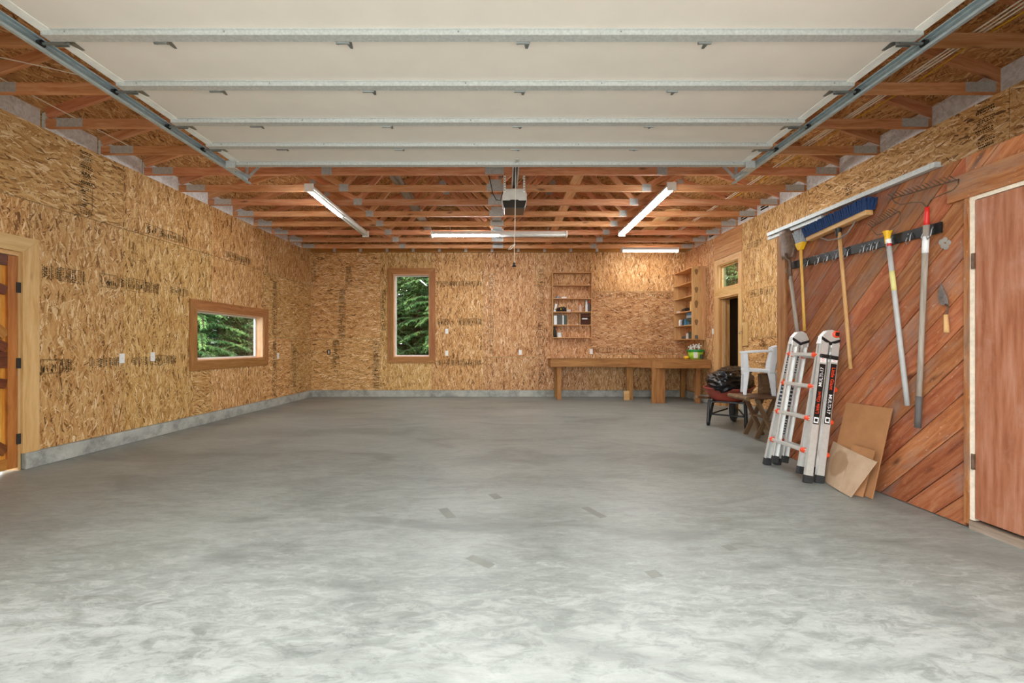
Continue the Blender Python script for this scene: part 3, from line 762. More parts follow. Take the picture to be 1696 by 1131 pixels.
# ------------------------------------------------------------------ side door on the left
d1 = thing('door_1', None, None, FL @ Vector((3.790, 0, 0))); struct(d1, 'plank side door with dark braces in the left wall')
cw = .15
plank('casing', [(3.330, 2.08), (4.250, 2.08), (4.400, 2.23), (3.180, 2.23)], .011, .034, FL, (1, 0), M_casing_pale, d1, .002)
plank('casing', [(4.250, ZC), (4.400, ZC), (4.400, 2.23), (4.250, 2.08)], .011, .034, FL, (0, 1), M_casing_pale, d1, .002)
plank('casing', [(3.180, ZC), (3.330, ZC), (3.330, 2.08), (3.180, 2.23)], .011, .034, FL, (0, 1), M_casing_pale, d1, .002)
plank('jamb', [(4.230, .0), (4.250, .0), (4.250, 2.08), (4.230, 2.08)], -.15, .011, FL, (0, 1), M_casing_pale, d1)
plank('jamb', [(3.330, .0), (3.350, .0), (3.350, 2.08), (3.330, 2.08)], -.15, .011, FL, (0, 1), M_casing_pale, d1)
plank('jamb', [(3.350, 2.04), (4.230, 2.04), (4.230, 2.08), (3.350, 2.08)], -.15, .011, FL, (1, 0), M_casing_pale, d1)
for i in range(8):
    a = 3.355+i*.109
    plank('door_board', [(a, .03), (a+.107, .03), (a+.107, 2.035), (a, 2.035)], -.040, -.015, FL, (0, 1), M_plankdoor, d1, .002)
for a, b, c, d, nm in ((3.355, 3.435, .03, 2.035, 'stile'), (4.145, 4.225, .03, 2.035, 'stile')):
    plank(nm, [(a, c), (b, c), (b, d), (a, d)], -.015, .008, FL, (0, 1), M_doorframe, d1, .002)
for c, d, m in ((.03, .13, M_doorframe), (1.935, 2.035, M_doordark), (.98, 1.13, M_doordark)):
    plank('rail', [(3.435, c), (4.145, c), (4.145, d), (3.435, d)], -.015, .006, FL, (1, 0), m, d1, .002)
for p, q, m in (((3.440, 1.93), (4.140, 1.70), M_doordark), ((3.440, 1.90), (4.140, 1.28), M_doorframe), ((3.440, .97), (4.140, .83), M_doordark), ((3.440, .78), (4.140, .20), M_doordark), ((3.440, 1.62), (4.140, 1.16), M_doordark)):
    d_ = (Vector(q)-Vector(p)).normalized(); e_ = Vector((-d_.y, d_.x))*.045
    plank('brace', [tuple(Vector(p)-e_), tuple(Vector(q)-e_), tuple(Vector(q)+e_), tuple(Vector(p)+e_)], -.015, .004, FL, tuple(d_), m, d1, .002)
for z in (1.74, 1.02, .30): MB().box(4.215, 4.255, z-.05, z+.05, .008, .016).build('hinge', M_rubber, d1, FL)

# ------------------------------------------------------------------ doorway and dark passage in the right wall
d3 = thing('door_3', None, None, (XR, 8.42, 0)); struct(d3, 'open doorway with pale wooden frame in the right wall')
plank('casing', [(-8.96, 0), (-8.80, 0), (-8.80, 2.13), (-8.96, 2.13)], .0, .022, FRt, (0, 1), M_casing_pale, d3, .002)
plank('casing', [(-8.05, 0), (-7.93, 0), (-7.93, 2.13), (-8.05, 2.13)], .0, .022, FRt, (0, 1), M_casing_pale, d3, .002)
plank('casing', [(-8.96, 2.13), (-7.93, 2.13), (-7.93, 2.178), (-8.96, 2.178)], .0, .022, FRt, (1, 0), M_casing_pale, d3, .002)
for a, b in ((-8.80, -8.775), (-8.075, -8.05)):
    plank('jamb', [(a, 0), (b, 0), (b, 2.13), (a, 2.13)], -.20, 0, FRt, (0, 1), M_casing, d3)
plank('jamb', [(-8.775, 2.105), (-8.075, 2.105), (-8.075, 2.13), (-8.775, 2.13)], -.20, 0, FRt, (1, 0), M_casing, d3)
plank('door_stop', [(-8.775, 0), (-8.755, 0), (-8.755, 2.10), (-8.775, 2.10)], -.11, -.05, FRt, (0, 1), M_casing_pale, d3)
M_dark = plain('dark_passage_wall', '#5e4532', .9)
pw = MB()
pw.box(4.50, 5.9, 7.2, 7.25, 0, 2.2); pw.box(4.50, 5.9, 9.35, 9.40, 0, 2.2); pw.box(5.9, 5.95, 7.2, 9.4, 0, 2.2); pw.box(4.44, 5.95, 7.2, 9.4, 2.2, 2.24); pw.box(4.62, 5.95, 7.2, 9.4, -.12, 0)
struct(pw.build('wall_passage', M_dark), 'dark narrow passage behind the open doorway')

# ------------------------------------------------------------------ partition with diagonal cedar boards and the flush door
YE = 4.88                                              # far end (post)
DY = 2.872                                             # hinge edge of the flush door
wp = slab('wall_partition', FP, -YE, -1.45, .0, 2.40, -.09, -.022, [(-DY, -1.98, -.02, 2.14)], M_seam); struct(wp, 'low closet wall clad in diagonal cedar boards')
pit = .158; c45 = math.sqrt(.5)
Zt = 2.425
for i in range(-40, 40):
    o = i*pit
    # strip between lines: (s - z)/sqrt2 = const   (boards rise towards the camera: s = -Y grows)
    big = [(-9, -9), (9, 9)]
    quad = [(-7+(o)*c45, -7-(o)*c45), (7+o*c45, 7-o*c45), (7+(o+pit-.006)*c45, 7-(o+pit-.006)*c45), (-7+(o+pit-.006)*c45, -7-(o+pit-.006)*c45)]
    for ri, (a, b, c, d) in enumerate(((-(YE-.14), -(DY+.045), .006, Zt), (-(DY+.045), -1.45, 2.32, Zt), (-1.975, -1.45, .03, 2.14))):
        q = quad
        for h in ((-1, 0, -a), (1, 0, b), (0, -1, -c), (0, 1, d)): q = clip(q, *h) if len(q) > 2 else q
        if len(q) > 2:
            ar = abs(sum(q[k][0]*q[(k+1) % len(q)][1]-q[(k+1) % len(q)][0]*q[k][1] for k in range(len(q))))/2
            if ar > .0008: plank('siding_board', q, -.022, random.uniform(-.003, .001), FP, (1, 1), M_cedar, wp, .002)
plank('corner_post', [(-YE, 0), (-(YE-.14), 0), (-(YE-.14), 2.40), (-YE, 2.40)], -.09, .025, FP, (0, 1), M_cedarpost, wp, .004)
plank('header_board', [(-3.02, 2.147), (-1.45, 2.147), (-1.45, 2.315), (-3.02, 2.315)], -.022, .02, FP, (1, 0), M_cedar, wp, .003)
plank('edge_strip', [(-(DY+.045), .03), (-(DY+.012), .03), (-(DY+.012), 2.147), (-(DY+.045), 2.147)], -.022, .012, FP, (0, 1), M_cedar, wp)
fls = MB().box(-5.03, -3.08, 2.425, 2.462, .0, .045).box(-5.03, -3.08, 2.43, 2.435, -.25, 0).box(-5.05, -4.2, 2.385, 2.418, .0, .028)
fls.build('flashing', M_galv, wp, FP)
# closet: end wall and flat top, behind the cladding
struct(MB().box(XP+.09, XR-.06, YE-.06, YE, 0, 2.40).build('wall_closet_end', M_stoolwood), 'end wall of the low closet')
struct(MB().box(XP+.02, XR-.012, 1.45, YE, 2.402, 2.42).build('trim_closet_top', M_stoolwood), 'flat board top of the low closet')
d2 = thing('door_2', None, None, (XP, 2.43, 0)); struct(d2, 'reddish brown flush door with cream painted edge at far right')
MB().box(-DY+.018, -1.99, .075, 2.118, -.035, .004).build('door_leaf', M_slabdoor, d2, FP, bevel=.002)
MB().box(-DY-.012, -DY+.014, .06, 2.147, -.03, .006).build('jamb_edge', M_creamedge, d2, FP)
MB().box(-DY+.014, -1.98, 2.122, 2.147, -.03, .006).build('jamb_edge', M_creamedge, d2, FP)
MB().box(-DY-.012, -1.98, 0, .055, -.09, .012).build('threshold', M_greywood, d2, FP)
for z in (1.73, .44):
    MB().box(-DY+.002, -DY+.022, z-.05, z+.05, .004, .014).tube([FP.inverted() @ FP @ Vector((-DY+.013, z-.05, .014)), Vector((-DY+.013, z+.05, .014))], .007, 8).build('hinge', M_rust, d2, FP)

# ------------------------------------------------------------------ text helper
_tx = {}
def text_mesh(txt, size, mat, bold=0):
    key = (txt, size, mat.name)
    if key not in _tx:
        cu = bpy.data.curves.new('lettering', 'FONT'); cu.body = txt; cu.size = size; cu.align_x = 'CENTER'; cu.align_y = 'CENTER'; cu.resolution_u = 2
        cu.offset = bold
        to = bpy.data.objects.new('lettering', cu); C.objects.link(to)
        bpy.context.view_layer.update()
        me = bpy.data.meshes.new_from_object(to.evaluated_get(bpy.context.evaluated_depsgraph_get()))
        me.materials.clear(); me.materials.append(mat)
        bpy.data.objects.remove(to); bpy.data.curves.remove(cu)
        _tx[key] = me
    return _tx[key]

# ------------------------------------------------------------------ printed grade stamps on the boards
def stamp(Fm, parent, s0, s1, z0, z1, upright, seed, faint=False):
    """a run of small unreadable mill print with APA marks and ruled boxes, flat on the board"""
    rg = random.Random(seed); mb = MB(); n0, n1 = .0112, .0117
    if upright: u0, u1, v0, v1 = z0, z1, s0, s1
    else: u0, u1, v0, v1 = s0, s1, z0, z1
    def q(a, b, c, d):
        if upright: mb.box(c, d, a, b, n0, n1)
        else: mb.box(a, b, c, d, n0, n1)
    u = u0; apa = []
    while u < u1-.02:
        k = rg.random()
        if k < .16 and u1-u > .3 and not apa:
            apa.append(u+.05); u += .11
        elif k < .40 and u1-u > .26:                     # ruled box with strokes
            L = rg.uniform(.18, .26)
            q(u, u+L, v0, v0+.004); q(u, u+L, v1-.004, v1); q(u, u+.004, v0, v1); q(u+L-.004, u+L, v0, v1); q(u+L*.55, u+L*.55+.003, v0, v1)
            for _ in range(9):
                a = u+rg.uniform(.01, L-.03); c = v0+rg.uniform(.01, .06); q(a, a+rg.uniform(.004, .012), c, min(v1-.01, c+rg.uniform(.02, .06)))
            u += L+.02
        else:                                           # columns of letter-like strokes running across the band
            for _ in range(rg.randint(2, 4)):
                if u > u1-.015: break
                c = v0+rg.uniform(0, .03); wd_ = rg.choice((.006, .009, .013))
                while c < v1-.012:
                    l = rg.uniform(.006, .016); q(u, u+wd_, c, min(v1, c+l)); c += l+rg.choice((.004, .005, .012))
                u += wd_+rg.uniform(.006, .012)
            u += rg.uniform(.0, .03)
    ink = M_inkfaint if faint else M_ink
    o = mb.build('grade_stamp', ink, parent, Fm)
    for a in apa:
        me = text_mesh('APA', .058, ink, .001)
        vm = (v0+v1)/2
        if upright: M = Fm @ T(vm, a, .0116)
        else: M = Fm @ frame((a, vm, .0116), (0, -1, 0), (1, 0, 0), (0, 0, 1))
        put('stamp_lettering', me, o, M)
sd = 0
for s0, s1, z0, z1, up, ft in ((4.42, 4.92, 1.85, 2.01, 0, 0), (5.06, 5.94, 1.86, 2.02, 0, 0), (6.10, 6.45, 1.90, 2.02, 0, 1), (4.43, 4.76, .90, 1.05, 0, 0), (4.94, 5.34, .93, 1.06, 0, 0), (5.50, 6.22, .93, 1.06, 0, 0),
                               (5.68, 6.42, 2.63, 2.76, 0, 0), (7.28, 7.99, 2.63, 2.75, 0, 0), (4.82, 4.98, 2.63, 3.33, 1, 0), (8.70, 8.85, .2, 1.30, 1, 1), (8.70, 8.86, 1.4, 2.5, 1, 0), (9.5, 9.64, .3, 1.2, 1, 1)):
    sd += 1; stamp(FL, wl, s0, s1, z0, z1, up, sd, ft); sd += 1; stamp(FL, wl, s0+.02, s1-.01, z0+.01, z1-.01, up, sd, True)
for s0, s1, z0, z1, up, ft in ((-3.66, -3.52, 2.62, 3.05, 1, 0), (-3.82, -3.66, 1.38, 2.55, 1, 0), (-2.84, -2.72, 1.55, 2.50, 1, 0), (-3.96, -3.80, .55, 1.32, 1, 0), (-3.02, -2.88, .2, 1.32, 1, 0), (-4.44, -4.34, 2.6, 3.2, 1, 1),
                               (-1.52, -.47, 2.58, 2.70, 0, 0), (-1.52, -1.20, 1.67, 1.82, 0, 0), (-1.02, -.47, 1.67, 1.83, 0, 0), (-1.52, -.47, .72, .86, 0, 0), (-.33, -.20, 1.0, 2.9, 1, 1), (.84, .98, .3, 3.0, 1, 1),
                               (2.10, 4.0, 2.30, 2.44, 0, 1), (2.10, 4.0, 1.02, 1.15, 0, 1)):
    sd += 1; stamp(FB, wb, s0, s1, z0, z1, up, sd, ft)
    if not ft: sd += 1; stamp(FB, wb, s0, s1, z0, z1, up, sd, True)
for s0, s1, z0, z1, up, ft in ((-7.75, -7.0, 2.02, 2.14, 0, 0), (-7.8, -7.3, 2.85, 2.98, 0, 0), (-6.4, -6.0, 2.9, 3.02, 0, 0), (-5.55, -5.42, 2.75, 3.15, 1, 0), (-4.02, -3.86, 2.95, 3.32, 1, 0), (-7.35, -7.2, .3, 1.3, 1, 1), (-3.9, -3.2, 2.72, 2.86, 0, 0)):
    sd += 1; stamp(FRt, wr, s0, s1, z0, z1, up, sd, ft)

# ------------------------------------------------------------------ wall plates
def plate(Fm, s, z, label, kind='outlet', dark=False):
    p = thing('wall_plate', label, 'wall plate', Fm @ Vector((s, z, .011)), 'wall plates')
    MB().box(s-.036, s+.036, z-.058, z+.058, .011, .017).build('cover', M_black if dark else M_plastic_w, p, Fm, bevel=.003)
    if kind == 'outlet':
        for dz in (-.02, .02): MB().box(s-.016, s+.016, z+dz-.013, z+dz+.013, .017, .0195).build('socket', M_white, p, Fm, bevel=.004)
    else: MB().box(s-.006, s+.006, z-.012, z+.012, .017, .026).build('toggle', M_white, p, Fm)
YL = lambda px: 3472/(849.6-px)
plate(FL, YL(200.5), 1.035, 'white switch plate on left wall, the one nearer the side door', 'switch')
plate(FL, YL(251.5), 1.045, 'white switch plate on left wall beside the wide window', 'switch')
plate(FL, YL(459.5), CAMH-12*8.9/FPX-.05, 'white outlet on left wall between window and far corner')
sb = YB/FPX
for px, py, lab, k, dk in ((545, 583, 'small black outlet on the back wall near the left corner', 'outlet', 1), (740, 548.5, 'upper white switch plate right of the tall window', 'switch', 0), (740, 585, 'lower white outlet right of the tall window', 'outlet', 0),
                           (861.5, 583.5, 'white outlet in the middle of the back wall', 'outlet', 0), (979, 582, 'white outlet just above the workbench', 'outlet', 0)):
    plate(FB, (px-CX)*sb, CAMH+(CY-py)*sb, lab, k, dk)
plate(FRt, -9.03, CAMH+24*9.03/FPX, 'white switch plate beside the open doorway', 'switch')
o = plank('wood_strip', [(-7.86, 1.19), (-7.72, 1.19), (-7.72, 1.60), (-7.86, 1.60)], .011, .030, FRt, (0, 1), M_casing_pale); tag(o, 'short pale wood strip fixed on right wall beside the doorway', 'board')
o = MB().tube([FRt @ Vector((-7.9, 1.45, .025)), FRt @ Vector((-7.93, 1.43, .06)), FRt @ Vector((-7.91, 1.40, .08)), FRt @ Vector((-7.88, 1.41, .07))], .005, 6).build('wall_hook', M_steel); tag(o, 'small metal hook on the doorway casing', 'hook')

# ------------------------------------------------------------------ workbench
ZBn = .905
wbn = thing('workbench', 'brown wooden workbench along the back wall with angled corner', 'workbench', (2.6, 9.8, 0))
top = [(1.07, 9.72), (2.75, 9.72), (3.28, 9.07), (4.26, 9.07), (4.26, YB-.02), (1.07, YB-.02)]
MB().prism(top, ZBn-.03, ZBn).build('worktop', M_bench, wbn, bevel=.004)
def apr(p, q):
    p, q = Vector((*p, ZBn-.105)), Vector((*q, ZBn-.105)); d = (q-p).normalized()
    board('apron', p, q, .15, .036, (d.y, -d.x, 0), M_bench, wbn, .003)
apr((1.05, 9.735), (2.75, 9.735)); apr((2.75, 9.735), (3.29, 9.08)); apr((3.27, 9.085), (4.26, 9.085))
board('apron', (1.075, 9.76, ZBn-.105), (1.075, YB-.03, ZBn-.105), .15, .036, (-1, 0, 0), M_bench, wbn)
for x, y, w_, d_ in ((1.25, 9.80, .09, .09), (2.80, 9.78, .14, .05), (3.24, 9.24, .27, .06), (4.05, 9.22, .09, .09), (1.25, YB-.14, .09, .09), (4.15, YB-.14, .09, .09)):
    board('leg', (x, y, 0), (x, y, ZBn-.03), w_, d_, (0, -1, 0), M_bench, wbn, .003)
MB().box(2.66, 2.78, 9.72, 9.76, 0, .2).build('foot_block', M_shelf, wbn, bevel=.003)
# things on the bench
bk = thing('bucket', 'green bucket with lime label on the workbench', 'bucket', (3.98, 9.45, ZBn))
pb = PY(1152, 594, 9.4); bx, by = pb.x, 9.4
MB().lathe([(.125, 0), (.155, .17)], 20, M=T(bx, by, ZBn)).build('pail', M_lime, bk, smooth=True)
MB().lathe([(.150, .155), (.168, .16), (.168, .20), (.150, .205)], 20, M=T(bx, by, ZBn)).build('rim', M_green, bk)
MB().box(-.10, -.02, -.155, -.140, .03, .15, M=T(bx, by, ZBn)).build('label_patch', M_white, bk)
MB().box(.03, .09, -.15, -.135, .02, .10, M=T(bx, by, ZBn)).build('label_patch', M_glassgreen, bk)
for i, (dx, dz, lab) in enumerate(((-.11, .245, 'white knob-shaped piece at left in the green bucket'), (-.02, .27, 'white star-shaped piece in the middle of the green bucket'), (.08, .28, 'white star-shaped piece at right in the green bucket'))):
    mb = MB(); cc = Vector((bx+dx, by-.02+i*.03, ZBn+dz))
    for a in range(5):
        t = R(a*72+20+i*30); dv = Vector((math.cos(t), -.15, math.sin(t)))
        mb.tube([cc, cc+dv*.055, cc+dv*.062], [.011, .014, .008], 7)
    mb.tube([cc, (bx+dx*.8, by, ZBn+.18)], .012, 7)
    tag(mb.build('valve_handle', M_plastic_w), lab, 'handle', 'white pieces in the green bucket')
mb = MB().lathe([(.03, 0), (.055, .012), (.06, .04), (.04, .062), (.012, .07)], 14, M=T(bx-.20, by-.02, ZBn))
tag(mb.build('yellow_pouch', M_yellow, smooth=True), 'small yellow lump beside the green bucket', 'pouch')
pt = [PY(1170, 595, 9.4), PY(1180, 595, 9.22), PY(1180, 557, 9.22)]
mb = MB(); nrm_ = Vector((.1, -1, .25)).normalized()*.012
mb.add([p-nrm_ for p in pt]+[p+nrm_ for p in pt], [(0, 1, 2), (5, 4, 3), (0, 3, 4, 1), (1, 4, 5, 2), (2, 5, 3, 0)])
tag(mb.build('plywood_offcut', M_casing_pale), 'triangular wood offcut leaning behind the green bucket', 'wood offcut')

# ------------------------------------------------------------------ shelves
def shelf_unit(name, label, M, wd, dp, hs, solid_side=False):
    """local x width, y depth away from viewer, z up; origin front lower left"""
    t = put(name, None, None, M); tag(t, label, 'shelf', 'pine wall shelves')
    tk = .02; H = hs[-1]
    for x in (0, wd-tk):
        p0, p1 = M @ Vector((x+tk/2, dp/2, 0)), M @ Vector((x+tk/2, dp/2, H))
        board('side', p0, p1, dp, tk, M.to_3x3() @ Vector((1, 0, 0)), M_shelf, t, .002)
    for z in hs:
        p0, p1 = M @ Vector((tk, dp/2, z-.010)), M @ Vector((wd-tk, dp/2, z-.010))
        board('shelf_board', p0, p1, dp, .02, (0, 0, 1), M_shelf, t, .002)
    return t
s1x0, s1x1 = (914.8-CX)*10.18/FPX, (981-CX)*10.18/FPX
z_of = lambda v: CAMH+(CY-(440+.1414*v))*10.18/FPX
hs1 = sorted([z_of(v)-z_of(838) for v in (72, 222, 380, 537, 690, 838)])
M1 = T(s1x0, 10.18, z_of(838))
shelf_unit('wall_shelf', 'pine wall shelf left of the workbench lamp with bottles and boxes', M1, s1x1-s1x0, .188, hs1)
M2 = frame((3.985, 10.33, CAMH+.155), (0, -1, 0), (1, 0, 0), (0, 0, 1))
hs2 = [.0, .30, .60, .915, 1.215, 1.515]
su2 = shelf_unit('wall_shelf', 'pine wall shelf on the right wall with stained side board', M2, .985, .29, hs2)
for x0, x1 in ((3.985, 4.17), (4.172, 4.275)):
    o = board('stained_board', ((x0+x1)/2, 9.338, CAMH+.13), ((x0+x1)/2, 9.338, CAMH+1.68), x1-x0, .012, (0, -1, 0), M_shelf, su2, .001)
M_stain = plain('dark_stain', '#8a6a46', .8, spec=.1)
for zz_, h_ in ((1.56, .12), (1.18, .12), (.88, .16), (.50, .12)):
    mb = MB(); pts = [(4.075+.035*math.cos(a)*(1+.25*math.sin(3*a)), CAMH+zz_+h_*.6*math.sin(a)*(1+.15*math.cos(2*a))) for a in [R(k*24) for k in range(15)]]
    mb.prism(pts, 9.3312, 9.3322, axis='y').build('stain', M_stain, su2)
mb = MB().lathe([(.03, 0), (.03, .07), (.02, .08)], 12, M=T(4.06, 9.30, CAMH+.15)); tag(mb.build('small_jar', M_grip), 'small dark jar fixed under the stained side board', 'jar')
# things on shelf one
S1 = lambda x, k, dy=.03: Vector((s1x0+x, 10.18+dy, z_of(838)+hs1[k]))
def bottle(name, p, r, h, mat, capm, label, grp='bottles on the wall shelf', neck=.35):
    t = thing(name, label, 'bottle', p, grp)
    MB().lathe([(r*.92, 0), (r, .01), (r, h*.62), (r*neck, h*.80), (r*neck, h*.86)], 14, M=T(*p)).build('body', mat, t, smooth=True)
    MB().lathe([(r*neck*1.15, h*.85), (r*neck*1.15, h), (r*neck*.9, h)], 10, M=T(*p)).build('cap', capm, t)
    return t
bottle('glue_bottle', S1(.655, 2, .08), .036, .205, plain('pinkish_bottle', '#e3c3b4', .4), M_orange, 'pale bottle with orange cap on the middle shelf')
bottle('spray_can', S1(.80, 2, .09), .031, .27, M_plastic_w, M_chrome, 'tall white spray can near the right end of middle shelf', neck=.6)
bottle('dark_can', S1(.865, 2, .09), .027, .24, M_grip, M_red, 'dark can with red cap beside the white spray can', neck=.6)
bottle('black_bottle', S1(.06, 0, .07), .042, .24, M_black, M_black, 'black bottle on the lowest shelf at left', neck=.5)
tag(MB().lathe([(.045, 0), (.05, .01), (.05, .10), (.042, .11)], 14, M=T(*S1(.17, 0, .08))).build('white_tub', M_plastic_w), 'white tub beside the black bottle on lowest shelf', 'tub')
for x, w_, h_, m, lab in ((.035, .075, .21, M_plastic_w, 'white box at the left end of fourth shelf'), (.125, .10, .235, M_grip, 'charcoal binder standing between two pale boxes'), (.235, .03, .215, M_plastic_w, 'thin white folder standing on fourth shelf'), (.27, .07, .215, M_glassgreen, 'dark green box right of the thin white folder')):
    p = S1(x, 1, .02); o = MB().box(0, w_, 0, .14, 0, h_, M=T(*p)).build('storage_box', m, bevel=.004); tag(o, lab, 'box', 'boxes on the wall shelf')
p = S1(.63, 1, .02)
cub = thing('wooden_cubby', 'small wooden cubby with dark trays on fourth shelf', 'cubby', p)
MB().box(0, .016, 0, .14, 0, .26, M=T(*p)).build('side', M_shelf, cub); MB().box(.26, .272, 0, .14, 0, .26, M=T(*p)).build('side', M_shelf, cub); MB().box(.016, .26, .13, .14, 0, .26, M=T(*p)).build('back', M_doordark, cub)
for z in (.03, .11, .19): MB().box(.016, .26, .005, .13, z, z+.012, M=T(*p)).build('tray', M_doordark, cub)
MB().box(.06, .18, .01, .06, .122, .15, M=T(*p)).build('tray_filling', M_plastic_w, cub)
for x, k, lab, m, dims in ((.09, 3, 'grey tape roll on the second shelf', M_greyfibre, (.10, .05)), (.22, 3, 'low white box on the second shelf', M_plastic_w, (.11, .035)), (.335, 2, 'pale block on the middle shelf', M_greyplastic, (.09, .05)), (.52, 2, 'flat wooden scrap on the middle shelf', M_casing_pale, (.12, .02)), (.57, 1, 'tiny white cup on fourth shelf', M_plastic_w, (.04, .03))):
    p = S1(x, k, .03)
    mb = MB().lathe([(dims[0]*.3, 0), (dims[0]*.5, .004), (dims[0]*.5, dims[1]), (dims[0]*.3, dims[1])], 14, M=T(p.x+dims[0]/2, p.y+.06, p.z)) if 'roll' in lab or 'cup' in lab else MB().box(0, dims[0], 0, .08, 0, dims[1], M=T(*p))
    o = mb.build('shelf_item', m, bevel=.003); o.name = 'tape_roll' if 'roll' in lab else 'small_cup' if 'cup' in lab else 'small_block'; tag(o, lab, lab.split()[1] if 'roll' not in lab else 'tape')
mb = MB()                                              # white papers leaning, black glove bundle
p = S1(.03, 2, .04); mb.box(0, .05, 0, .10, 0, .19, M=T(*p) @ Matrix.Rotation(R(14), 4, 'Y')); tag(mb.build('leaning_booklet', M_plastic_w), 'white booklet leaning at the left end of middle shelf', 'booklet')
gl = thing('work_gloves', 'crumpled black gloves with yellow tips on the middle shelf', 'gloves', S1(.2, 2, .05))
def blob(c, rx, ry, rz, amp, seed, nu=20, nv=12, fq=2.5, flat=None):
    mb = MB(); c = Vector(c)
    for i in range(nv+1):
        for j in range(nu):
            th, ph = math.pi*i/nv, 2*math.pi*j/nu
            d = Vector((math.sin(th)*math.cos(ph), math.sin(th)*math.sin(ph), math.cos(th)))
            k = 1+amp*(noise.noise(d*fq+Vector((seed, 0, 0)))+.6*noise.noise(d*fq*2.7+Vector((0, seed, 0)))-.5*abs(noise.noise(d*fq*1.7+Vector((0, 0, seed)))))
            q = Vector((d.x*rx, d.y*ry, d.z*rz))*k
            if flat is not None: q.z = max(q.z, flat)
            mb.v.append(tuple(c+q))
    for i in range(nv):
        for j in range(nu):
            mb.f.append((i*nu+j, (i+1)*nu+j, (i+1)*nu+(j+1) % nu, i*nu+(j+1) % nu)); mb.m.append(0)
    return mb
blob(S1(.14, 2, .07)+Vector((0, 0, .045)), .085, .05, .045, .35, 1.3).build('glove', M_black, gl); blob(S1(.25, 2, .07)+Vector((0, 0, .055)), .09, .05, .06, .35, 5.1).build('glove', M_black, gl)
for dx, dz in ((.07, .07), (.18, .06), (.22, .12)): blob(S1(dx+.02, 2, .03)+Vector((0, 0, dz)), .014, .012, .02, .1, dx, 8, 6).build('finger_tip', M_yellow, gl)
# things on shelf two (local x runs towards the camera)
S2 = lambda x, k, dy=.05: M2 @ Vector((x, dy, hs2[k]))
def put_box(p, w_, d_, h_, m, lab, cat='box', nm='small_box'):
    o = MB().box(-d_/2, d_/2, -w_/2, w_/2, 0, h_, M=T(*p)).build(nm, m, bevel=.004); return tag(o, lab, cat, 'things on the right wall shelf')
put_box(S2(.86, 2, .10), .16, .12, .20, M_casing_pale, 'pale wooden box at the near end of third shelf')
o = blob(S2(.50, 2, .09)+Vector((0, 0, .04)), .07, .22, .045, .3, 8.8).build('tool_pouch', M_black); tag(o, 'black crumpled tool pouch on the right wall shelf', 'tool pouch')
put_box(S2(.12, 2, .06), .07, .06, .04, M_plastic_w, 'small white box at the far end of third shelf')
M_bluep = plain('blue_label', '#2f6f8f', .4)
for i in range(3):
    put_box(S2(.76, 1, .10)+Vector((0, 0, .062*i+.0865)), .26, .14, .058, (M_glassgreen, M_greyfibre, M_bluep, M_glassgreen)[i], ('lowest dark', 'middle grey', 'topmost blue')[i]+' flat box of the stack on the right wall shelf')
for i in range(3): put_box(S2(.66+.1*i, 1, .10), .08, .10, .085, (M_bluep, M_glassgreen, M_bluep)[i], ('far blue', 'middle dark', 'near blue')[i]+' carton under the stack of flat boxes')
for i, (m, lab) in enumerate(((M_plastic_w, 'white jar, farthest of four on right wall shelf'), (M_greyfibre, 'grey jar, second of four on right wall shelf'), (M_black, 'black jar, third of four on right wall shelf'), (M_bluep, 'blue jar, nearest of four on right wall shelf'))):
    p = S2(.22+.095*i, 1, .07); tag(MB().lathe([(.038, 0), (.04, .01), (.04, .11), (.03, .12), (.03, .14)], 12, M=T(*p)).build('jar', m, smooth=False), lab, 'jar', 'things on the right wall shelf')
put_box(S2(.80, 0, .08), .11, .10, .15, M_glassgreen, 'tall dark box at the near end of lowest shelf'); put_box(S2(.66, 0, .08), .10, .10, .12, M_greyplastic, 'grey box on the lowest shelf of right wall unit')
o = blob(S2(.44, 0, .09)+Vector((0, 0, .035)), .06, .15, .04, .3, 4.4).build('rag', M_grip); tag(o, 'dark crumpled rag on the lowest right wall shelf', 'rag')

# ------------------------------------------------------------------ wheelbarrow (local x towards the wheel)
hd = math.atan2(.81, .586)
MWB = T(3.34, 6.58, 0) @ Matrix.Rotation(hd, 4, 'Z')
wbw = put('wheelbarrow', None, None, MWB); tag(wbw, 'red wheelbarrow with black legs holding a bin bag', 'wheelbarrow')
rings = [(-.16, .42, .20, .375), (-.22, .52, .25, .42), (-.36, .70, .315, .555), (-.375, .715, .33, .565), (-.375, .715, .33, .580), (-.36, .70, .318, .580), (-.22, .51, .25, .435), (-.15, .41, .195, .39)]
mb = MB(); nseg = 28
def rrect(x0, x1, hw, z):
    pts = []
    for k in range(nseg):
        t = 2*math.pi*k/nseg; c, s_ = math.cos(t), math.sin(t)
        f = (abs(c)**4+abs(s_)**4)**(-.25)
        pts.append(((x0+x1)/2+(x1-x0)/2*c*f*.98, hw*s_*f*.98, z))
    return pts
for r_ in rings: mb.v += rrect(*r_)
for i in range(len(rings)-1):
    for k in range(nseg): mb.f.append((i*nseg+k, i*nseg+(k+1) % nseg, (i+1)*nseg+(k+1) % nseg, (i+1)*nseg+k)); mb.m.append(0)
mb.f.append(tuple(range(nseg-1, -1, -1))); mb.m.append(0)
mb.f.append(tuple((len(rings)-1)*nseg+k for k in range(nseg))); mb.m.append(0)
mb.build('tray', M_tray, wbw, MWB, smooth=True)
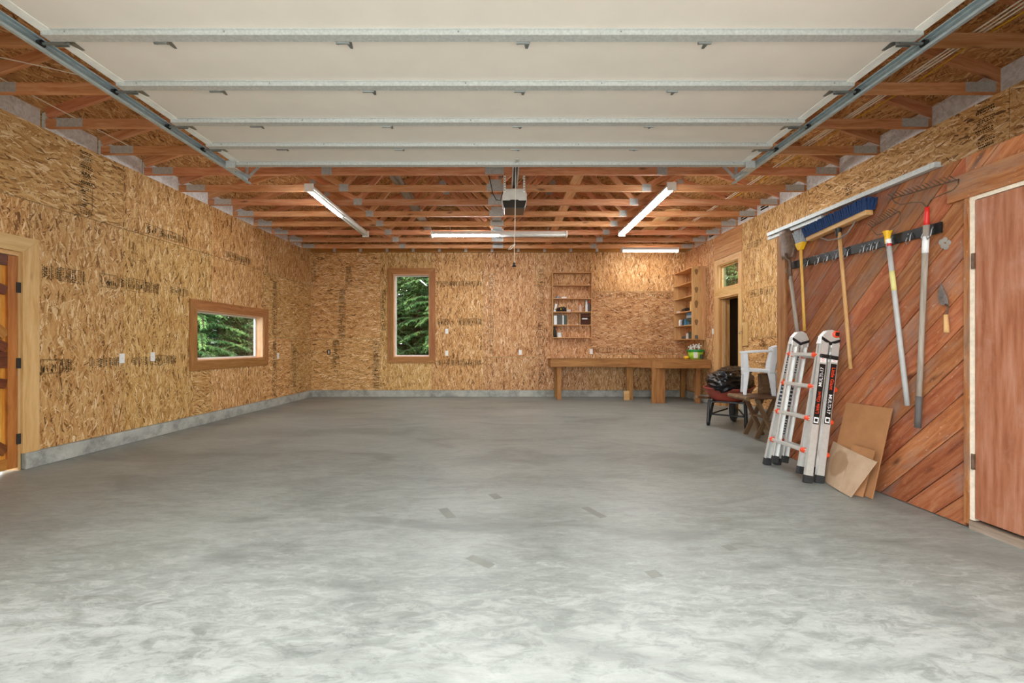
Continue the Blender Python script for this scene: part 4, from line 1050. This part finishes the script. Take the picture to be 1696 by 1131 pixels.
for s in (-1, 1):
    board('handle', MWB @ Vector((-.62, s*.30, .47)), MWB @ Vector((.50, s*.16, .345)), .042, .036, (0, 0, 1), M_stoolwood, wbw, .006)
    lg = MB().tube([(-.10, s*.235, .39), (-.13, s*.25, .05), (-.12, s*.25, .012), (-.06, s*.25, .012), (-.04, s*.25, .05), (.12, s*.215, .37)], .02, 7)
    lg.build('leg', M_blacksteel, wbw, MWB)
    MB().tube([(-.12, s*.25, .16), (.45, s*.08, .20)], .012, 6).build('brace', M_blacksteel, wbw, MWB)
MB().tube([(-.10, -.25, .17), (-.10, .25, .17)], .013, 7).build('cross_bar', M_blacksteel, wbw, MWB)
MB().box(-.2, .45, -.17, -.13, .355, .378).box(-.2, .45, .13, .17, .355, .378).box(-.16, -.10, -.24, .24, .355, .378).build('under_frame', M_blacksteel, wbw, MWB)
wh = MB().lathe([(.10, -.035), (.15, -.045), (.185, -.03), (.195, 0), (.185, .03), (.15, .045), (.10, .035)], 22, M=frame((.52, 0, .195), (1, 0, 0), (0, 0, 1), (0, -1, 0))).build('wheel', M_rubber, wbw, MWB, smooth=True)
MB().lathe([(.02, -.06), (.10, -.035), (.10, .035), (.02, .06)], 14, M=frame((.52, 0, .195), (1, 0, 0), (0, 0, 1), (0, -1, 0))).build('hub', M_blacksteel, wh, MWB)
bg = MB(); nu_, nv_ = 110, 60
for i in range(nv_+1):
    for j in range(nu_):
        th, ph = math.pi*i/nv_, 2*math.pi*j/nu_
        d = Vector((math.sin(th)*math.cos(ph), math.sin(th)*math.sin(ph), math.cos(th)))
        k = 1+.13*noise.noise(d*1.6+Vector((2.2, 0, 0)))
        for f_, a_ in ((2.3, .11), (4.6, .06), (8.5, .028)): k -= a_*(abs(noise.noise(Vector((d.x*f_*.6, d.y*f_, d.z*f_*1.5))+Vector((0, f_, 3.1))))*2-.5)
        q = Vector((d.x*.56, d.y*.31, d.z*.215))*k
        if d.y > 0: q.z *= 1-.35*d.y*d.y                 # slumps towards one end
        bg.v.append((q.x, q.y, max(q.z, -.11)))
for i in range(nv_):
    for j in range(nu_): bg.f.append((i*nu_+j, (i+1)*nu_+j, (i+1)*nu_+(j+1) % nu_, i*nu_+(j+1) % nu_)); bg.m.append(0)
tag(bg.build('bin_bag', M_bag, None, MWB @ T(.18, .0, .66) @ Matrix.Rotation(R(-4), 4, 'Y'), smooth=True), 'black plastic bin bag lying in the red wheelbarrow', 'bag')

# ------------------------------------------------------------------ stool, chair and odds behind the ladder
ZS = .55
stl = thing('folding_stool', 'low weathered wooden stool with crossed legs beside wheelbarrow', 'stool', (3.42, 5.80, 0))
for i in range(4):
    y = 5.62+i*.105
    board('top_slat', (3.08, y, ZS-.018), (3.73, y+.02, ZS-.018), .10, .03, (0, 0, 1), M_stoolwood, stl, .004)
MB().tube([(3.075, 5.56, ZS-.03), (3.075, 6.02, ZS-.03)], .028, 8).build('end_rail', M_stoolwood, stl)
for y in (5.66, 5.93):
    board('leg', (3.24, y, ZS-.04), (3.46, y-.02, .0), .055, .026, (0, -1, 0), M_stoolwood, stl, .003)
    board('leg', (3.50, y+.035, ZS-.04), (3.26, y+.035, .0), .055, .026, (0, -1, 0), M_stoolwood, stl, .003)
board('leg', (3.60, 5.64, ZS-.035), (3.54, 5.56, 0), .06, .03, (0, -1, 0), M_stoolwood, stl, .003)
board('stretcher', (3.35, 5.6, .27), (3.35, 6.0, .27), .04, .022, (0, 0, 1), M_stoolwood, stl)
# chair: local x = facing direction (towards image left), y = to its right side
MC = T(3.40, 5.83, ZS) @ Matrix.Rotation(R(156), 4, 'Z')
ch = put('plastic_armchair', None, None, MC); tag(ch, 'white plastic armchair standing on the wooden stool', 'chair')
def leg_(x0, x1, y0, y1, z0, z1, w0, w1, nm='leg'):
    mb = MB(); a, b = w0/2, w1/2
    mb.hexa([(x0-a, y0-.018, z0), (x0+a, y0-.018, z0), (x0+a, y0+.018, z0), (x0-a, y0+.018, z0), (x1-b, y1-.024, z1), (x1+b, y1-.024, z1), (x1+b, y1+.024, z1), (x1-b, y1+.024, z1)])
    return mb.build(nm, M_chairw, ch, MC, bevel=.008)
for s in (-1, 1):
    leg_(.21, .185, s*.19, s*.17, 0, .31, .04, .065); leg_(-.12, -.085, s*.18, s*.16, 0, .33, .05, .085)
    leg_(.19, .20, s*.18, s*.185, .30, .54, .07, .055, 'arm_post')
    mb = MB().prism([(.235, .535), (.245, .56), (.10, .575), (-.09, .585), (-.10, .56), (.10, .548)], s*.185-.028, s*.185+.028, axis='y'); mb.build('arm', M_chairw, ch, MC, bevel=.008)
    mb = MB().prism([(-.06, .29), (-.13, .29), (-.135, .38), (-.165, .50), (-.215, .635), (-.175, .645), (-.10, .615), (-.105, .56), (-.075, .42)][::-1], s*.175-.03, s*.175+.03, axis='y'); mb.build('back_post', M_chairw, ch, MC, bevel=.008)
MB().hexa([(-.12, -.17, .29), (.22, -.19, .305), (.22, .19, .305), (-.12, .17, .29), (-.12, -.17, .325), (.22, -.19, .345), (.22, .19, .345), (-.12, .17, .325)]).build('seat', M_chairw, ch, MC, bevel=.01)
MB().box(.195, .225, -.17, .17, .255, .32).build('seat_apron', M_chairw, ch, MC, bevel=.006)
mb = MB()
for i in range(5):
    y = -.13+i*.065; mb = MB().prism([(-.125, .33), (-.145, .33), (-.205, .61), (-.185, .62)], y-.02, y+.02, axis='y'); mb.build('back_slat', M_chairw, ch, MC)
MB().box(-.215, -.175, -.17, .17, .60, .64).build('back_rail', M_chairw, ch, MC, bevel=.012)
o = MB().box(3.43, 3.52, 5.85, 5.97, ZS, ZS+.265).build('wood_block', M_stoolwood, bevel=.004); tag(o, 'brown upright wood block under the white armchair', 'wood block')
o = MB().lathe([(.05, 0), (.055, .01), (.06, .20), (.05, .215)], 14, M=T(3.64, 5.87, ZS+.075)).build('white_jug', M_plastic_w, smooth=True); tag(o, 'white plastic jug standing on the grey stones', 'jug')
for i, (dx, dz, lab) in enumerate(((0, 0, 'lower grey stone slab behind the ladder top'), (.01, .038, 'upper grey stone slab behind the ladder top'))):
    tag(MB().box(3.55+dx, 3.72, 5.80, 5.94, ZS+dz, ZS+dz+.036).build('stone_slab', plain('grey_stone', '#8f8b80', .9), bevel=.008), lab, 'stone')

# ------------------------------------------------------------------ ladder (local x to the camera side along the wall, y towards the wall)
la = R(9.5)
ML = T(2.60, 4.14, 0) @ frame((0, 0, 0), (0, -1, 0), (1, 0, 0), (0, 0, 1)) @ Matrix.Rotation(-la, 4, 'X')
ld = put('folding_ladder', None, None, T(2.60, 4.14, 0)); tag(ld, 'folded aluminium ladder with orange rung ends leaning on cedar wall', 'ladder')
def lv(x, y, z): return ML @ Vector((x, y, z))
def rail(p0, p1, dep, thk, nm):
    """channel rail: web plus two lips; local X along, local Y across (depth)"""
    p0, p1 = Vector(p0), Vector(p1); x = (ML.to_3x3() @ (p1-p0)); L = x.length; x.normalize()
    nrm = (ML.to_3x3() @ Vector((1, 0, 0))); z = (nrm-x*nrm.dot(x)).normalized(); y = z.cross(x)
    sg = 1 if p0.x > 0 else -1
    mb = MB().box(0, L, -dep/2, dep/2, -thk/2 if sg < 0 else thk/2-.004, -thk/2+.004 if sg < 0 else thk/2)
    mb.box(0, L, -dep/2, -dep/2+.005, -thk/2, thk/2); mb.box(0, L, dep/2-.005, dep/2, -thk/2, thk/2)
    M = frame(lv(*p0), x, y, z); o = mb.build(nm, M_alu, ld, M, bevel=.0015)
    ft = MB().box(-.012, .055, -dep/2-.003, dep/2+.003, -thk/2-.003, thk/2+.003).build('foot', M_rubber, o, M, bevel=.004)
    return o, M, L
rails = {}
for hf, y in ((0, .038), (1, .135)):
    zz0 = .012+y*math.tan(la)
    for s in (-1, 1):
        rails[hf, s] = rail((s*.295, y, zz0), (s*.215, y, 1.24), .066, .030, 'outer_rail')
        rail((s*.185, y, zz0+.05), (s*.178, y, 1.26), .056, .024, 'inner_rail')
    yr = y-.012 if hf == 0 else y+.012
    for k, z in enumerate((.27, .555, .84, 1.125)):
        xw = .295-.08*(z/1.24)
        mb = MB().prism([(yr-.018, z-.010), (yr-.012, z-.017), (yr+.012, z-.017), (yr+.018, z-.010), (yr+.018, z+.012), (yr+.010, z+.017), (yr-.010, z+.017), (yr-.018, z+.012)], -xw, xw, axis='x')
        r_ = mb.build('rung', M_alu, ld, ML)
        prof = [(.026, -.042), (.024, -.018), (.019, .022), (.012, .028)]
        MB().lathe(prof, 10).build('rung_end', M_orange, r_, ML @ frame((-xw, yr, z), (0, 1, 0), (0, 0, 1), (-1, 0, 0)) )
        if hf == 0: MB().lathe(prof, 10).build('rung_end', M_orange, r_, ML @ frame((xw-.047, yr, z), (0, 1, 0), (0, 0, 1), (1, 0, 0)))
        elif k < 3: MB().lathe([(.024, 0), (.022, .018), (.012, .03)], 10).build('rung_end', M_orange, r_, ML @ frame((xw, y+.033, z), (0, 0, 1), (1, 0, 0), (0, 1, 0)))
for s in (-1, 1):
    hg = MB().prism([(.0, 1.22), (.075, 1.20), (.087, 1.245), (.098, 1.20), (.172, 1.22), (.165, 1.29), (.13, 1.345), (.087, 1.362), (.045, 1.345), (.008, 1.29)][::-1], s*.197-.028, s*.197+.028, axis='x')
    hj = hg.build('hinge_joint', M_alu, ld, ML, bevel=.004)
    for sd_ in (-1, 1):
        pl = [(.004, 1.262), (.087, 1.222), (.168, 1.262), (.168, 1.288), (.087, 1.250), (.004, 1.288)]
        xx = s*.197+sd_*.0285
        MB().prism(pl[::-1], min(xx, xx+sd_*.003), max(xx, xx+sd_*.003), axis='x').build('hinge_band', M_black, hj, ML)
    if s > 0:
        MB().lathe([(.030, 0), (.030, .014), (.022, .020)], 14, M=None).build('hinge_knob', M_orange, hj, ML @ frame((s*.197+.028, .12, 1.325), (0, 1, 0), (0, 0, 1), (1, 0, 0)))
        MB().box(-.016, .016, -.016, .016, .014, .024).build('knob_button', M_black, hj, ML @ frame((s*.197+.028, .12, 1.325), (0, 1, 0), (0, 0, 1), (1, 0, 0)))
        for yk in (.045, .125):
            MB().box(.220, .250, yk-.04, yk+.04, 1.10, 1.135).build('lock_tab', M_black, ld, ML, bevel=.008)
            MB().box(.212, .222, yk-.03, yk+.03, 1.075, 1.165).build('lock_plate', M_galv, ld, ML, bevel=.002)
# labels on the outside of the near rails, and warning stickers on the far rails' inner faces
M_sticker = plain('black_sticker', '#121212', .4); M_letw = plain('sticker_white', '#f4f4f2', .5); M_leto = plain('sticker_orange', '#f0491f', .5); M_stgrey = plain('sticker_slate', '#4a5058', .5); M_stor = plain('sticker_amber', '#ef8a32', .5)
for hf in (0, 1):
    o, M, L = rails[hf, 1]
    zf = .030/2+.0005
    MB().box(.50, 1.03, -.026, .026, zf, zf+.0006).build('label_sticker', M_sticker, o, M)
    MB().box(1.045, 1.085, -.026, .026, zf, zf+.0006).build('label_patch', M_letw, o, M); put('lettering', text_mesh('17', .034, M_leto, .0003), o, M @ T(1.065, 0, zf+.001))
    MB().box(.51, .56, -.02, .02, zf+.0006, zf+.001).build('label_patch', M_letw, o, M)
    MB().box(.522, .548, -.012, .012, zf+.001, zf+.0013).build('label_patch', M_sticker, o, M)
    fl_ = Matrix.Identity(4) if hf == 0 else Matrix.Rotation(math.pi, 4, 'Z')
    a, b = (.690, .915) if hf == 0 else (.900, .675)
    put('lettering', text_mesh('Little Giant', .043, M_leto, .0004), o, M @ T(a, 0, zf+.0011) @ fl_)
    put('lettering', text_mesh('MULTI-17', .041, M_letw, .0004), o, M @ T(b, 0, zf+.0011) @ fl_)
    o, M, L = rails[hf, -1]
    zf = -.030/2+.0046
    for i, (a, b) in enumerate(((.92, 1.13), (.58, .86), (.30, .52))):
        if hf == 0 and i == 2: continue
        st_ = MB().box(a, b, -.024, .024, zf, zf+.0006).build('warning_sticker', M_stgrey, o, M)
        MB().box(b-.03, b, -.024, .024, zf+.0006, zf+.0009).build('sticker_heading', M_stor if i < 2 else M_leto, st_, M)
        for k in range(6):
            u = a+.012+k*(b-a-.06)/6; MB().box(u, u+.012, -.018, .016-.006*(k % 3), zf+.0006, zf+.0009).build('sticker_text', M_letw, st_, M)

# ------------------------------------------------------------------ board scraps leaning on the cedar wall
def leaning(name, c4, th, mat, label, bow=.0, n=6, cat='board'):
    """sheet through four corners (bottom-left, bottom-right, top-right, top-left)"""
    a, b, c, d = [Vector(p) for p in c4]; nr = (b-a).cross(d-a).normalized()
    mb = MB()
    for k in (0, 1):
        for i in range(n+1):
            for j in range(n+1):
                u, v = i/n, j/n
                p = a.lerp(b, u).lerp(d.lerp(c, u), v)+nr*(k*th+bow*4*u*(1-u))
                mb.v.append(tuple(p))
    q = (n+1)**2; I = lambda i, j: i*(n+1)+j
    for i in range(n):
        for j in range(n):
            mb.f.append((I(i, j), I(i, j+1), I(i+1, j+1), I(i+1, j))); mb.f.append((q+I(i, j), q+I(i+1, j), q+I(i+1, j+1), q+I(i, j+1)))
    for i in range(n):
        mb.f += [(I(i, 0), I(i+1, 0), q+I(i+1, 0), q+I(i, 0)), (I(i+1, n), I(i, n), q+I(i, n), q+I(i+1, n)), (I(0, i+1), I(0, i), q+I(0, i), q+I(0, i+1)), (I(n, i), I(n, i+1), q+I(n, i+1), q+I(n, i))]
    mb.m = [0]*len(mb.f)
    return tag(mb.build(name, mat), label, cat, 'sheets leaning on the cedar wall')
leaning('hardboard_sheet', [(2.84, 3.86, .002), (2.86, 3.43, .002), PW(1479, 677, 3.02), PW(1404, 667, 3.02)], .012, M_plyold, 'large brown hardboard sheet leaning on the cedar wall', cat='sheet')
leaning('cardboard_scrap', [PF(1392, 815)+Vector((0, 0, .002)), PF(1430, 824)+Vector((0, 0, .002)), PW(1450, 747, 2.875), PW(1412, 736, 2.885)], .006, M_plyold, 'small cardboard scrap between the two leaning sheets', cat='cardboard')
def stain_card():
    m, nt, b = newmat('cardboard_with_ring'); v, rnd = objcoord(nt, False)
    f = noise_(nt, v, 6, 5)
    col = ramp(nt, f, [(.3, '#b3967a'), (.7, '#c6ab90')])
    d = N(nt, 'ShaderNodeVectorMath', operation='DISTANCE'); nt.links.new(v, d.inputs[0]); d.inputs[1].default_value = PW(1392, 768, 2.85)
    ww = math_(nt, 'ADD', d.outputs['Value'], math_(nt, 'MULTIPLY', math_(nt, 'SUBTRACT', f, .5), .08))
    col = mix(nt, math_(nt, 'MULTIPLY', ramp(nt, ww, [(.105, 1.0), (.125, 0.0)]), .55), col, '#8f6a45')
    nt.links.new(col, b.inputs['Base Color']); b.inputs['Roughness'].default_value = .85; b.inputs['Specular IOR Level'].default_value = .2; return m
leaning('cardboard_sheet', [PF(1362, 794)+Vector((0, 0, .002)), PF(1410, 824)+Vector((0, 0, .002)), PW(1453, 765, 2.84), PW(1381, 731, 2.93)], .006, stain_card(), 'light brown cardboard sheet with round stain in front', .02, cat='cardboard')

# ------------------------------------------------------------------ tool rack and tools on the cedar wall
XW = XP-.002
rk = thing('tool_rack', 'long black steel tool rack with wire hooks on cedar wall', 'tool rack', (XW, 4, 1.85))
pa, pb_ = PW(1311, 440, XW-.012), PW(1560, 376, XW-.012)
board('bar', pa, pb_, .075, .014, (-1, 0, 0), M_blacksteel, rk, .002)
for px in (1312, 1343, 1361, 1376, 1391, 1410, 1437, 1449, 1459, 1482, 1515, 1541, 1550):
    t = (px-1311)/249; Y = FPX*XW/(px-CX); zz_ = pa.z+(pb_.z-pa.z)*(pa.y-Y)/(pa.y-pb_.y)
    x = XW-.019
    MB().tube([(x, Y, zz_+.015), (x-.012, Y, zz_-.005), (x-.02, Y, zz_-.05), (x-.05, Y-.01, zz_-.075), (x-.065, Y-.02, zz_-.055), (x-.06, Y-.025, zz_-.03)], .0032, 6).build('hook', M_chrome, rk)
    MB().lathe([(.006, 0), (.006, .003), (.003, .005)], 8, M=frame((x, Y+.03, zz_+.01), (0, 1, 0), (0, 0, -1), (-1, 0, 0))).build('rivet', M_chrome, rk)
def pole(p, q, r, mat, parent, name='handle', r1=None):
    p, q = Vector(p), Vector(q); x = (q-p).normalized(); L = (q-p).length; y = x.orthogonal().normalized(); z = x.cross(y)
    return MB().tube([(-L/2, 0, 0), (-L/6, 0, 0), (L/6, 0, 0), (L/2, 0, 0)], [r, r+(r1-r)/3 if r1 else r, r+(r1-r)*2/3 if r1 else r, r1 or r], 12).build(name, mat, parent, frame((p+q)/2, x, y, z), smooth=True)
XT = XW-.055
# spade
sp = thing('spade', 'old steel spade hung blade up at the left end of rack', 'spade', PW(1308, 440, XT), 'tools on the rack')
c = PW(1303, 404, XT-.02)
mb = MB(); nu_, nv_ = 8, 9
for i in range(nv_+1):
    v = i/nv_; hw = .115*(1 if v > .25 else .75+v) * (math.sqrt(max(0, 1-((v-.6)/.42)**2*.55)) if v > .6 else 1)
    for j in range(nu_+1):
        u = -1+2*j/nu_
        mb.v.append((c.x+.03*(u*u)-.02+.012*math.sin(v*3), c.y+.03-u*hw-.05*(v-.5)*-1.0, c.z-.15+.30*v))
for i in range(nv_):
    for j in range(nu_):
        a = i*(nu_+1)+j; mb.f.append((a, a+1, a+nu_+2, a+nu_+1)); mb.m.append(0)
o = mb.build('blade', M_rust, sp, smooth=True); md = o.modifiers.new('thickness', 'SOLIDIFY'); md.thickness = .004
k0 = Vector((c.x-.02, c.y-.01, c.z-.15))
MB().tube([k0+Vector((0, 0, .05)), k0, PW(1307.5, 432, XT), PW(1308.5, 455, XT), PW(1309, 462, XT)], [.012, .016, .018, .02, .02], 10).build('socket', M_rust, sp, smooth=True)
pole(PW(1309, 458, XT), PW(1321, 552, XT), .018, M_handle2, sp)
# deck mop
mp = thing('deck_brush', 'grey bristle brush with yellow collar and pine handle', 'brush', PW(1327, 410, XT), 'tools on the rack')
c = PW(1326, 400, XT)
mb = MB()
for i in range(26):
    u = (i/25-.5)*2; b0 = c+Vector((.01*math.sin(i*2.1), -u*.05, -.02)); mb.tube([b0, b0+Vector((-.012*math.cos(i), -u*.03+.02, .13+.012*math.sin(i*1.7)))], [.012, .008], 5)
mb.build('bristles', M_greyfibre, mp)
MB().hexa([(c.x-.018, c.y-.02, c.z-.085), (c.x+.018, c.y-.02, c.z-.085), (c.x+.018, c.y+.02, c.z-.085), (c.x-.018, c.y+.02, c.z-.085), (c.x-.025, c.y-.062, c.z-.012), (c.x+.025, c.y-.062, c.z-.012), (c.x+.025, c.y+.062, c.z-.012), (c.x-.025, c.y+.062, c.z-.012)]).build('collar', M_yellow, mp, bevel=.004)
pole(c+Vector((0, 0, -.05)), PW(1332.5, 548, XT), .013, M_handle3, mp)
# push broom
pb2 = thing('push_broom', 'wide push broom with blue bristles hung upside down on rack', 'broom', PW(1389, 385, XT), 'tools on the rack')
a, b = PW(1340, 396, XT), PW(1440, 351, XT)
board('head_block', a, b, .045, .065, (-1, 0, 0), M_handle, pb2, .006)
d = (b-a)/(34); upv = Vector((0, .06, .998))
mb = MB()
for i in range(35):
    for r_ in range(4):
        rg = random.random(); p = a+d*i+Vector((-.03+.02*r_, 0, .018)); tl = Vector((-.018+.012*r_+random.uniform(-.006, .006), .035+random.uniform(-.008, .008)-.0015*i, .092+.012*rg))
        mb.tube([p, p+tl], [.0125, .009], 5)
mb.build('bristles', M_blue, pb2)
mc = PW(1389, 378, XT); hb_ = PW(1409, 611, XT)
pole(PW(1390, 385, XT), hb_, .0145, M_handle, pb2)
MB().lathe([(.020, -.05), (.024, .0), (.026, .03)], 12, M=T(*PW(1388.5, 382, XT))).build('socket', M_black, pb2)
ct = PW(1390, 395, XT-.02)
MB().tube([PW(1359, 394, XT-.02), PW(1372, 398, XT-.03), ct, PW(1404, 386, XT-.03), PW(1417, 366, XT-.02)], .006, 6).build('wire_brace', M_chrome, pb2)
# bow rakes
def rake(name, label, head_a, head_b, col, hend, tines, bow, tl, rr, matw, bx=XT):
    t = thing(name, label, 'rake', PW(*col, bx), 'tools on the rack')
    a, b = PW(*head_a, bx), PW(*head_b, bx); c = PW(*col, bx)
    hb = MB().tube([a, b], rr*1.25, 6)
    for i in range(tines):
        p = a.lerp(b, (i+.5)/tines); hb.tube([p, p+Vector((-.5*tl, .1*tl, .45*tl)), p+Vector((-.95*tl, .05*tl, .62*tl))], [rr, rr*.9, rr*.4], 5)
    hb.build('head', matw, t)
    for e, m_ in ((a, bow[0]), (b, bow[1])):
        pts = [e]+[PW(*q, bx-.02) for q in m_]+[c]
        MB().tube(pts, rr, 6).build('bow', matw, t, smooth=True)
    return t, c
r1, c = rake('bow_rake', 'small bow rake with yellow collar and grey tube handle', (1443, 377), (1489, 350), (1470, 384), None, 12, [[(1446, 383), (1452, 389), (1460, 387)], [(1491.5, 356), (1490, 368), (1478, 378)]], .055, .004, M_rust)
MB().lathe([(.017, -.085), (.020, -.03), (.032, .012), (.020, .0)], 12, M=T(*PW(1470, 385, XT)) @ Matrix.Rotation(R(0), 4, 'X')).build('collar', M_yellow, r1)
p0, p1 = PW(1471, 396, XT), PW(1503, 672, XT)
pole(p0.lerp(p1, .0), p1, .0165, plain('grey_tube', '#b2b2b0', .5), r1); pole(p0, p0.lerp(p1, .03), .0185, M_white, r1, 'sleeve'); pole(p0.lerp(p1, .03), p0.lerp(p1, .045), .0188, M_red, r1, 'band')
pole(p0.lerp(p1, .20), p0.lerp(p1, .32), .0172, plain('pale_yellow_label', '#dcd489', .5), r1, 'label_wrap')
r2, c = rake('garden_rake', 'large bow rake with red collar and long grey wooden handle', (1477, 329), (1588, 297), (1535.5, 343), None, 15, [[(1482, 335), (1492, 339), (1510, 335), (1527, 335)], [(1587, 305), (1578, 315), (1560, 322), (1543, 330)]], .05, .004, M_rust)
p0, p1 = PW(1535.5, 343, XT), PW(1520, 708, XT)
pole(p0, p0.lerp(p1, .085), .0135, M_red, r2, 'collar', .018); pole(p0.lerp(p1, .08), p1, .0185, M_handle2, r2, 'handle', .016)
pole(p0.lerp(p1, .855), p1, .0195, M_grip, r2, 'grip'); pole(p0.lerp(p1, .13), p0.lerp(p1, .205), .0195, M_plastic_w, r2, 'paper_label')
# trowel
tr = thing('trowel', 'pointed brick trowel with wooden handle hung on cedar wall', 'trowel', PW(1563, 500, XW-.02))
pts = [PW(q[0], q[1], XW-.012) for q in ((1559, 469), (1570, 494), (1572, 504), (1568, 506), (1557.5, 504.5), (1554, 490), (1555.5, 479))]
mb = MB().add([p for p in pts]+[p+Vector((-.003, 0, 0)) for p in pts], [tuple(range(7)), tuple(range(13, 6, -1))]+[(i, 7+i, 7+(i+1) % 7, (i+1) % 7) for i in range(7)]); mb.build('blade', M_steel, tr)
MB().tube([PW(1566, 504, XW-.014), PW(1570.5, 508, XW-.03), PW(1569, 516, XW-.045), PW(1567, 524, XW-.045)], .0055, 7).build('tang', M_rust, tr, smooth=True)
p0, p1 = PW(1566.5, 521, XW-.045), PW(1568, 551, XW-.045)
pole(p0, p1, .012, M_casing_pale, tr, 'handle', .0165)
M_gum = plain('grey_putty', '#9d968e', .8)
mb = MB()
for px, py, r_ in ((1559, 401, .02), (1565, 397, .018), (1571, 402, .018), (1562, 407, .018), (1567, 409, .02)):
    p = PW(px, py, XW); mb.lathe([(r_, -.002), (r_, .001), (r_*.6, .002)], 12, M=frame(p, (0, 1, 0), (0, 0, -1), (-1, 0, 0)))
mb.build('putty_mark', M_gum, wp)

# ------------------------------------------------------------------ trees outside the windows
def conifer_meshes(seed, H, rad, droop, matl):
    rg = random.Random(seed)
    tk = MB().tube([(0, 0, -.2), (.02, .01, H*.35), (.0, .03, H*.7), (0, 0, H)], [.17, .13, .07, .015], 9)
    fo = MB(); br = MB(); z = .35
    while z < H-.2:
        k = 1-z/H; rl = rad*(k**.75)*rg.uniform(.75, 1.1)
        for _ in range(4):
            az = rg.uniform(0, 2*math.pi); d = Vector((math.cos(az), math.sin(az), 0)); side = Vector((-d.y, d.x, 0))
            n = max(6, int(rl/.062)); pts = []
            for i in range(n+1):
                t = i/n; pts.append(Vector((0, 0, z))+d*rl*t+Vector((0, 0, .12*rl*t-droop*rl*t*t))+side*.06*math.sin(t*5+az))
            br.tube(pts[::3]+[pts[-1]], .012, 4)
            for i in range(1, n+1):
                for s in (-1, 1):
                    L = rg.uniform(.12, .24)*(1.15-.5*i/n); p = pts[i]
                    dr = (side*s*rg.uniform(.6, 1)+d*rg.uniform(.3, .9)+Vector((0, 0, rg.uniform(-.75, -.1)))).normalized()
                    wv_ = dr.cross(Vector((rg.uniform(-.3, .3), rg.uniform(-.3, .3), 1))).normalized()*rg.uniform(.02, .04)
                    m_ = p+dr*L*.5+Vector((0, 0, .01)); e = p+dr*L+Vector((0, 0, -.04))
                    b = len(fo.v); fo.v += [tuple(p), tuple(m_+wv_), tuple(e), tuple(m_-wv_)]
                    fo.f += [(b, b+1, b+2, b+3)]; fo.m += [0]
                    # side leaflets
                    for q in (.3, .6):
                        for s2 in (-1, 1):
                            p2 = p+dr*L*q; dr2 = (dr*.7+wv_.normalized()*s2*.8+Vector((0, 0, -.25))).normalized(); l2 = L*.42
                            w2 = dr2.cross(Vector((0, 0, 1))).normalized()*.018
                            b = len(fo.v); fo.v += [tuple(p2), tuple(p2+dr2*l2*.5+w2), tuple(p2+dr2*l2), tuple(p2+dr2*l2*.5-w2)]; fo.f += [(b, b+1, b+2, b+3)]; fo.m += [0]
        z += rg.uniform(.10, .19)
    return tk.mesh('trunk', M_bark, True), br.mesh('branches', M_bark), fo.mesh('foliage', matl)
TM = [conifer_meshes(3, 8.0, 2.1, .35, M_leaf2), conifer_meshes(8, 9.5, 1.9, .5, M_leaf), conifer_meshes(15, 7.5, 2.3, .25, M_leaf2)]
for i, (x, y, k, rot, lab) in enumerate(((-8.6, 12.3, 0, 0, 'bright green conifer filling the right half of the wide window'), (-9.6, 15.2, 1, 40, 'dark conifer behind, left half of the wide window'), (-7.6, 14.8, 2, 100, 'loose conifer at the right edge of wide window'),
                                         (-11.5, 13.6, 2, 200, 'conifer standing deep beyond the wide window'), (-12.6, 17.5, 1, 250, 'darkest conifer at the back beyond the wide window'), (-10.0, 19.0, 0, 300, 'tall conifer behind the trees beyond the wide window'),
                                         (-4.4, 14.6, 1, 20, 'dark green conifer on the left behind the tall window'), (-2.2, 14.9, 0, 80, 'light green conifer on the right behind the tall window'), (-3.3, 17.2, 2, 160, 'conifer in the middle farther behind the tall window'),
                                         (-5.6, 18.4, 1, 210, 'far conifer behind left edge of the tall window'), (-1.4, 18.2, 1, 10, 'far conifer behind right edge of the tall window'), (7.6, 14.2, 0, 60, 'green conifer seen through the small transom window'), (9.0, 17.0, 1, 0, 'dark conifer farther off beyond the transom window'))+tuple((x, y, j % 3, j*47, 'background conifer in the forest row, '+w_) for j, (x, y, w_) in enumerate(((-15, 18, 'leftmost beyond the wide window'), (-14.5, 21, 'far left corner of the wide window view'), (-12, 22.5, 'third beyond the wide window'), (-9.2, 22.5, 'behind the wide window trees, rightmost'), (-6.6, 21.5, 'between the two window views'), (-4.2, 21, 'behind the left side of the tall window'), (-2.6, 21.5, 'behind the middle of the tall window'), (-.8, 21.5, 'behind the right side of the tall window'), (-3.4, 19.2, 'just behind the middle tall window tree'), (-11.0, 15.6, 'in the gap beyond the wide window'), (1.2, 17.5, 'first to the right, unseen, added to block reflected sky'), (4.0, 18.5, 'second to the right, unseen, added to block reflected sky'), (7.2, 20.5, 'third to the right, unseen, added to block reflected sky'), (10.5, 22, 'farthest right, unseen, added to block reflected sky'), (-4.6, 24.5, 'deepest behind the left part of the tall window'), (-2.9, 25.5, 'deepest behind the middle of the tall window'), (-1.6, 24.8, 'deepest behind the right part of the tall window'), (-14.5, 24.5, 'deepest beyond the wide window'), (-17, 23.5, 'deepest and leftmost beyond the wide window'))))):  # right-hand row is unseen, added to block sky reflected in the wide window
    t = thing('conifer_tree', lab, 'tree', (x, y, -.14), 'trees outside')
    M = T(x, y, -.14) @ Matrix.Rotation(R(rot), 4, 'Z') @ Matrix.Scale(1.75 if i > 26 else 1.35 if i > 12 else 1.0, 4)
    for me, nm in zip(TM[k], ('trunk', 'branches', 'foliage')): put(nm, me, t, M)
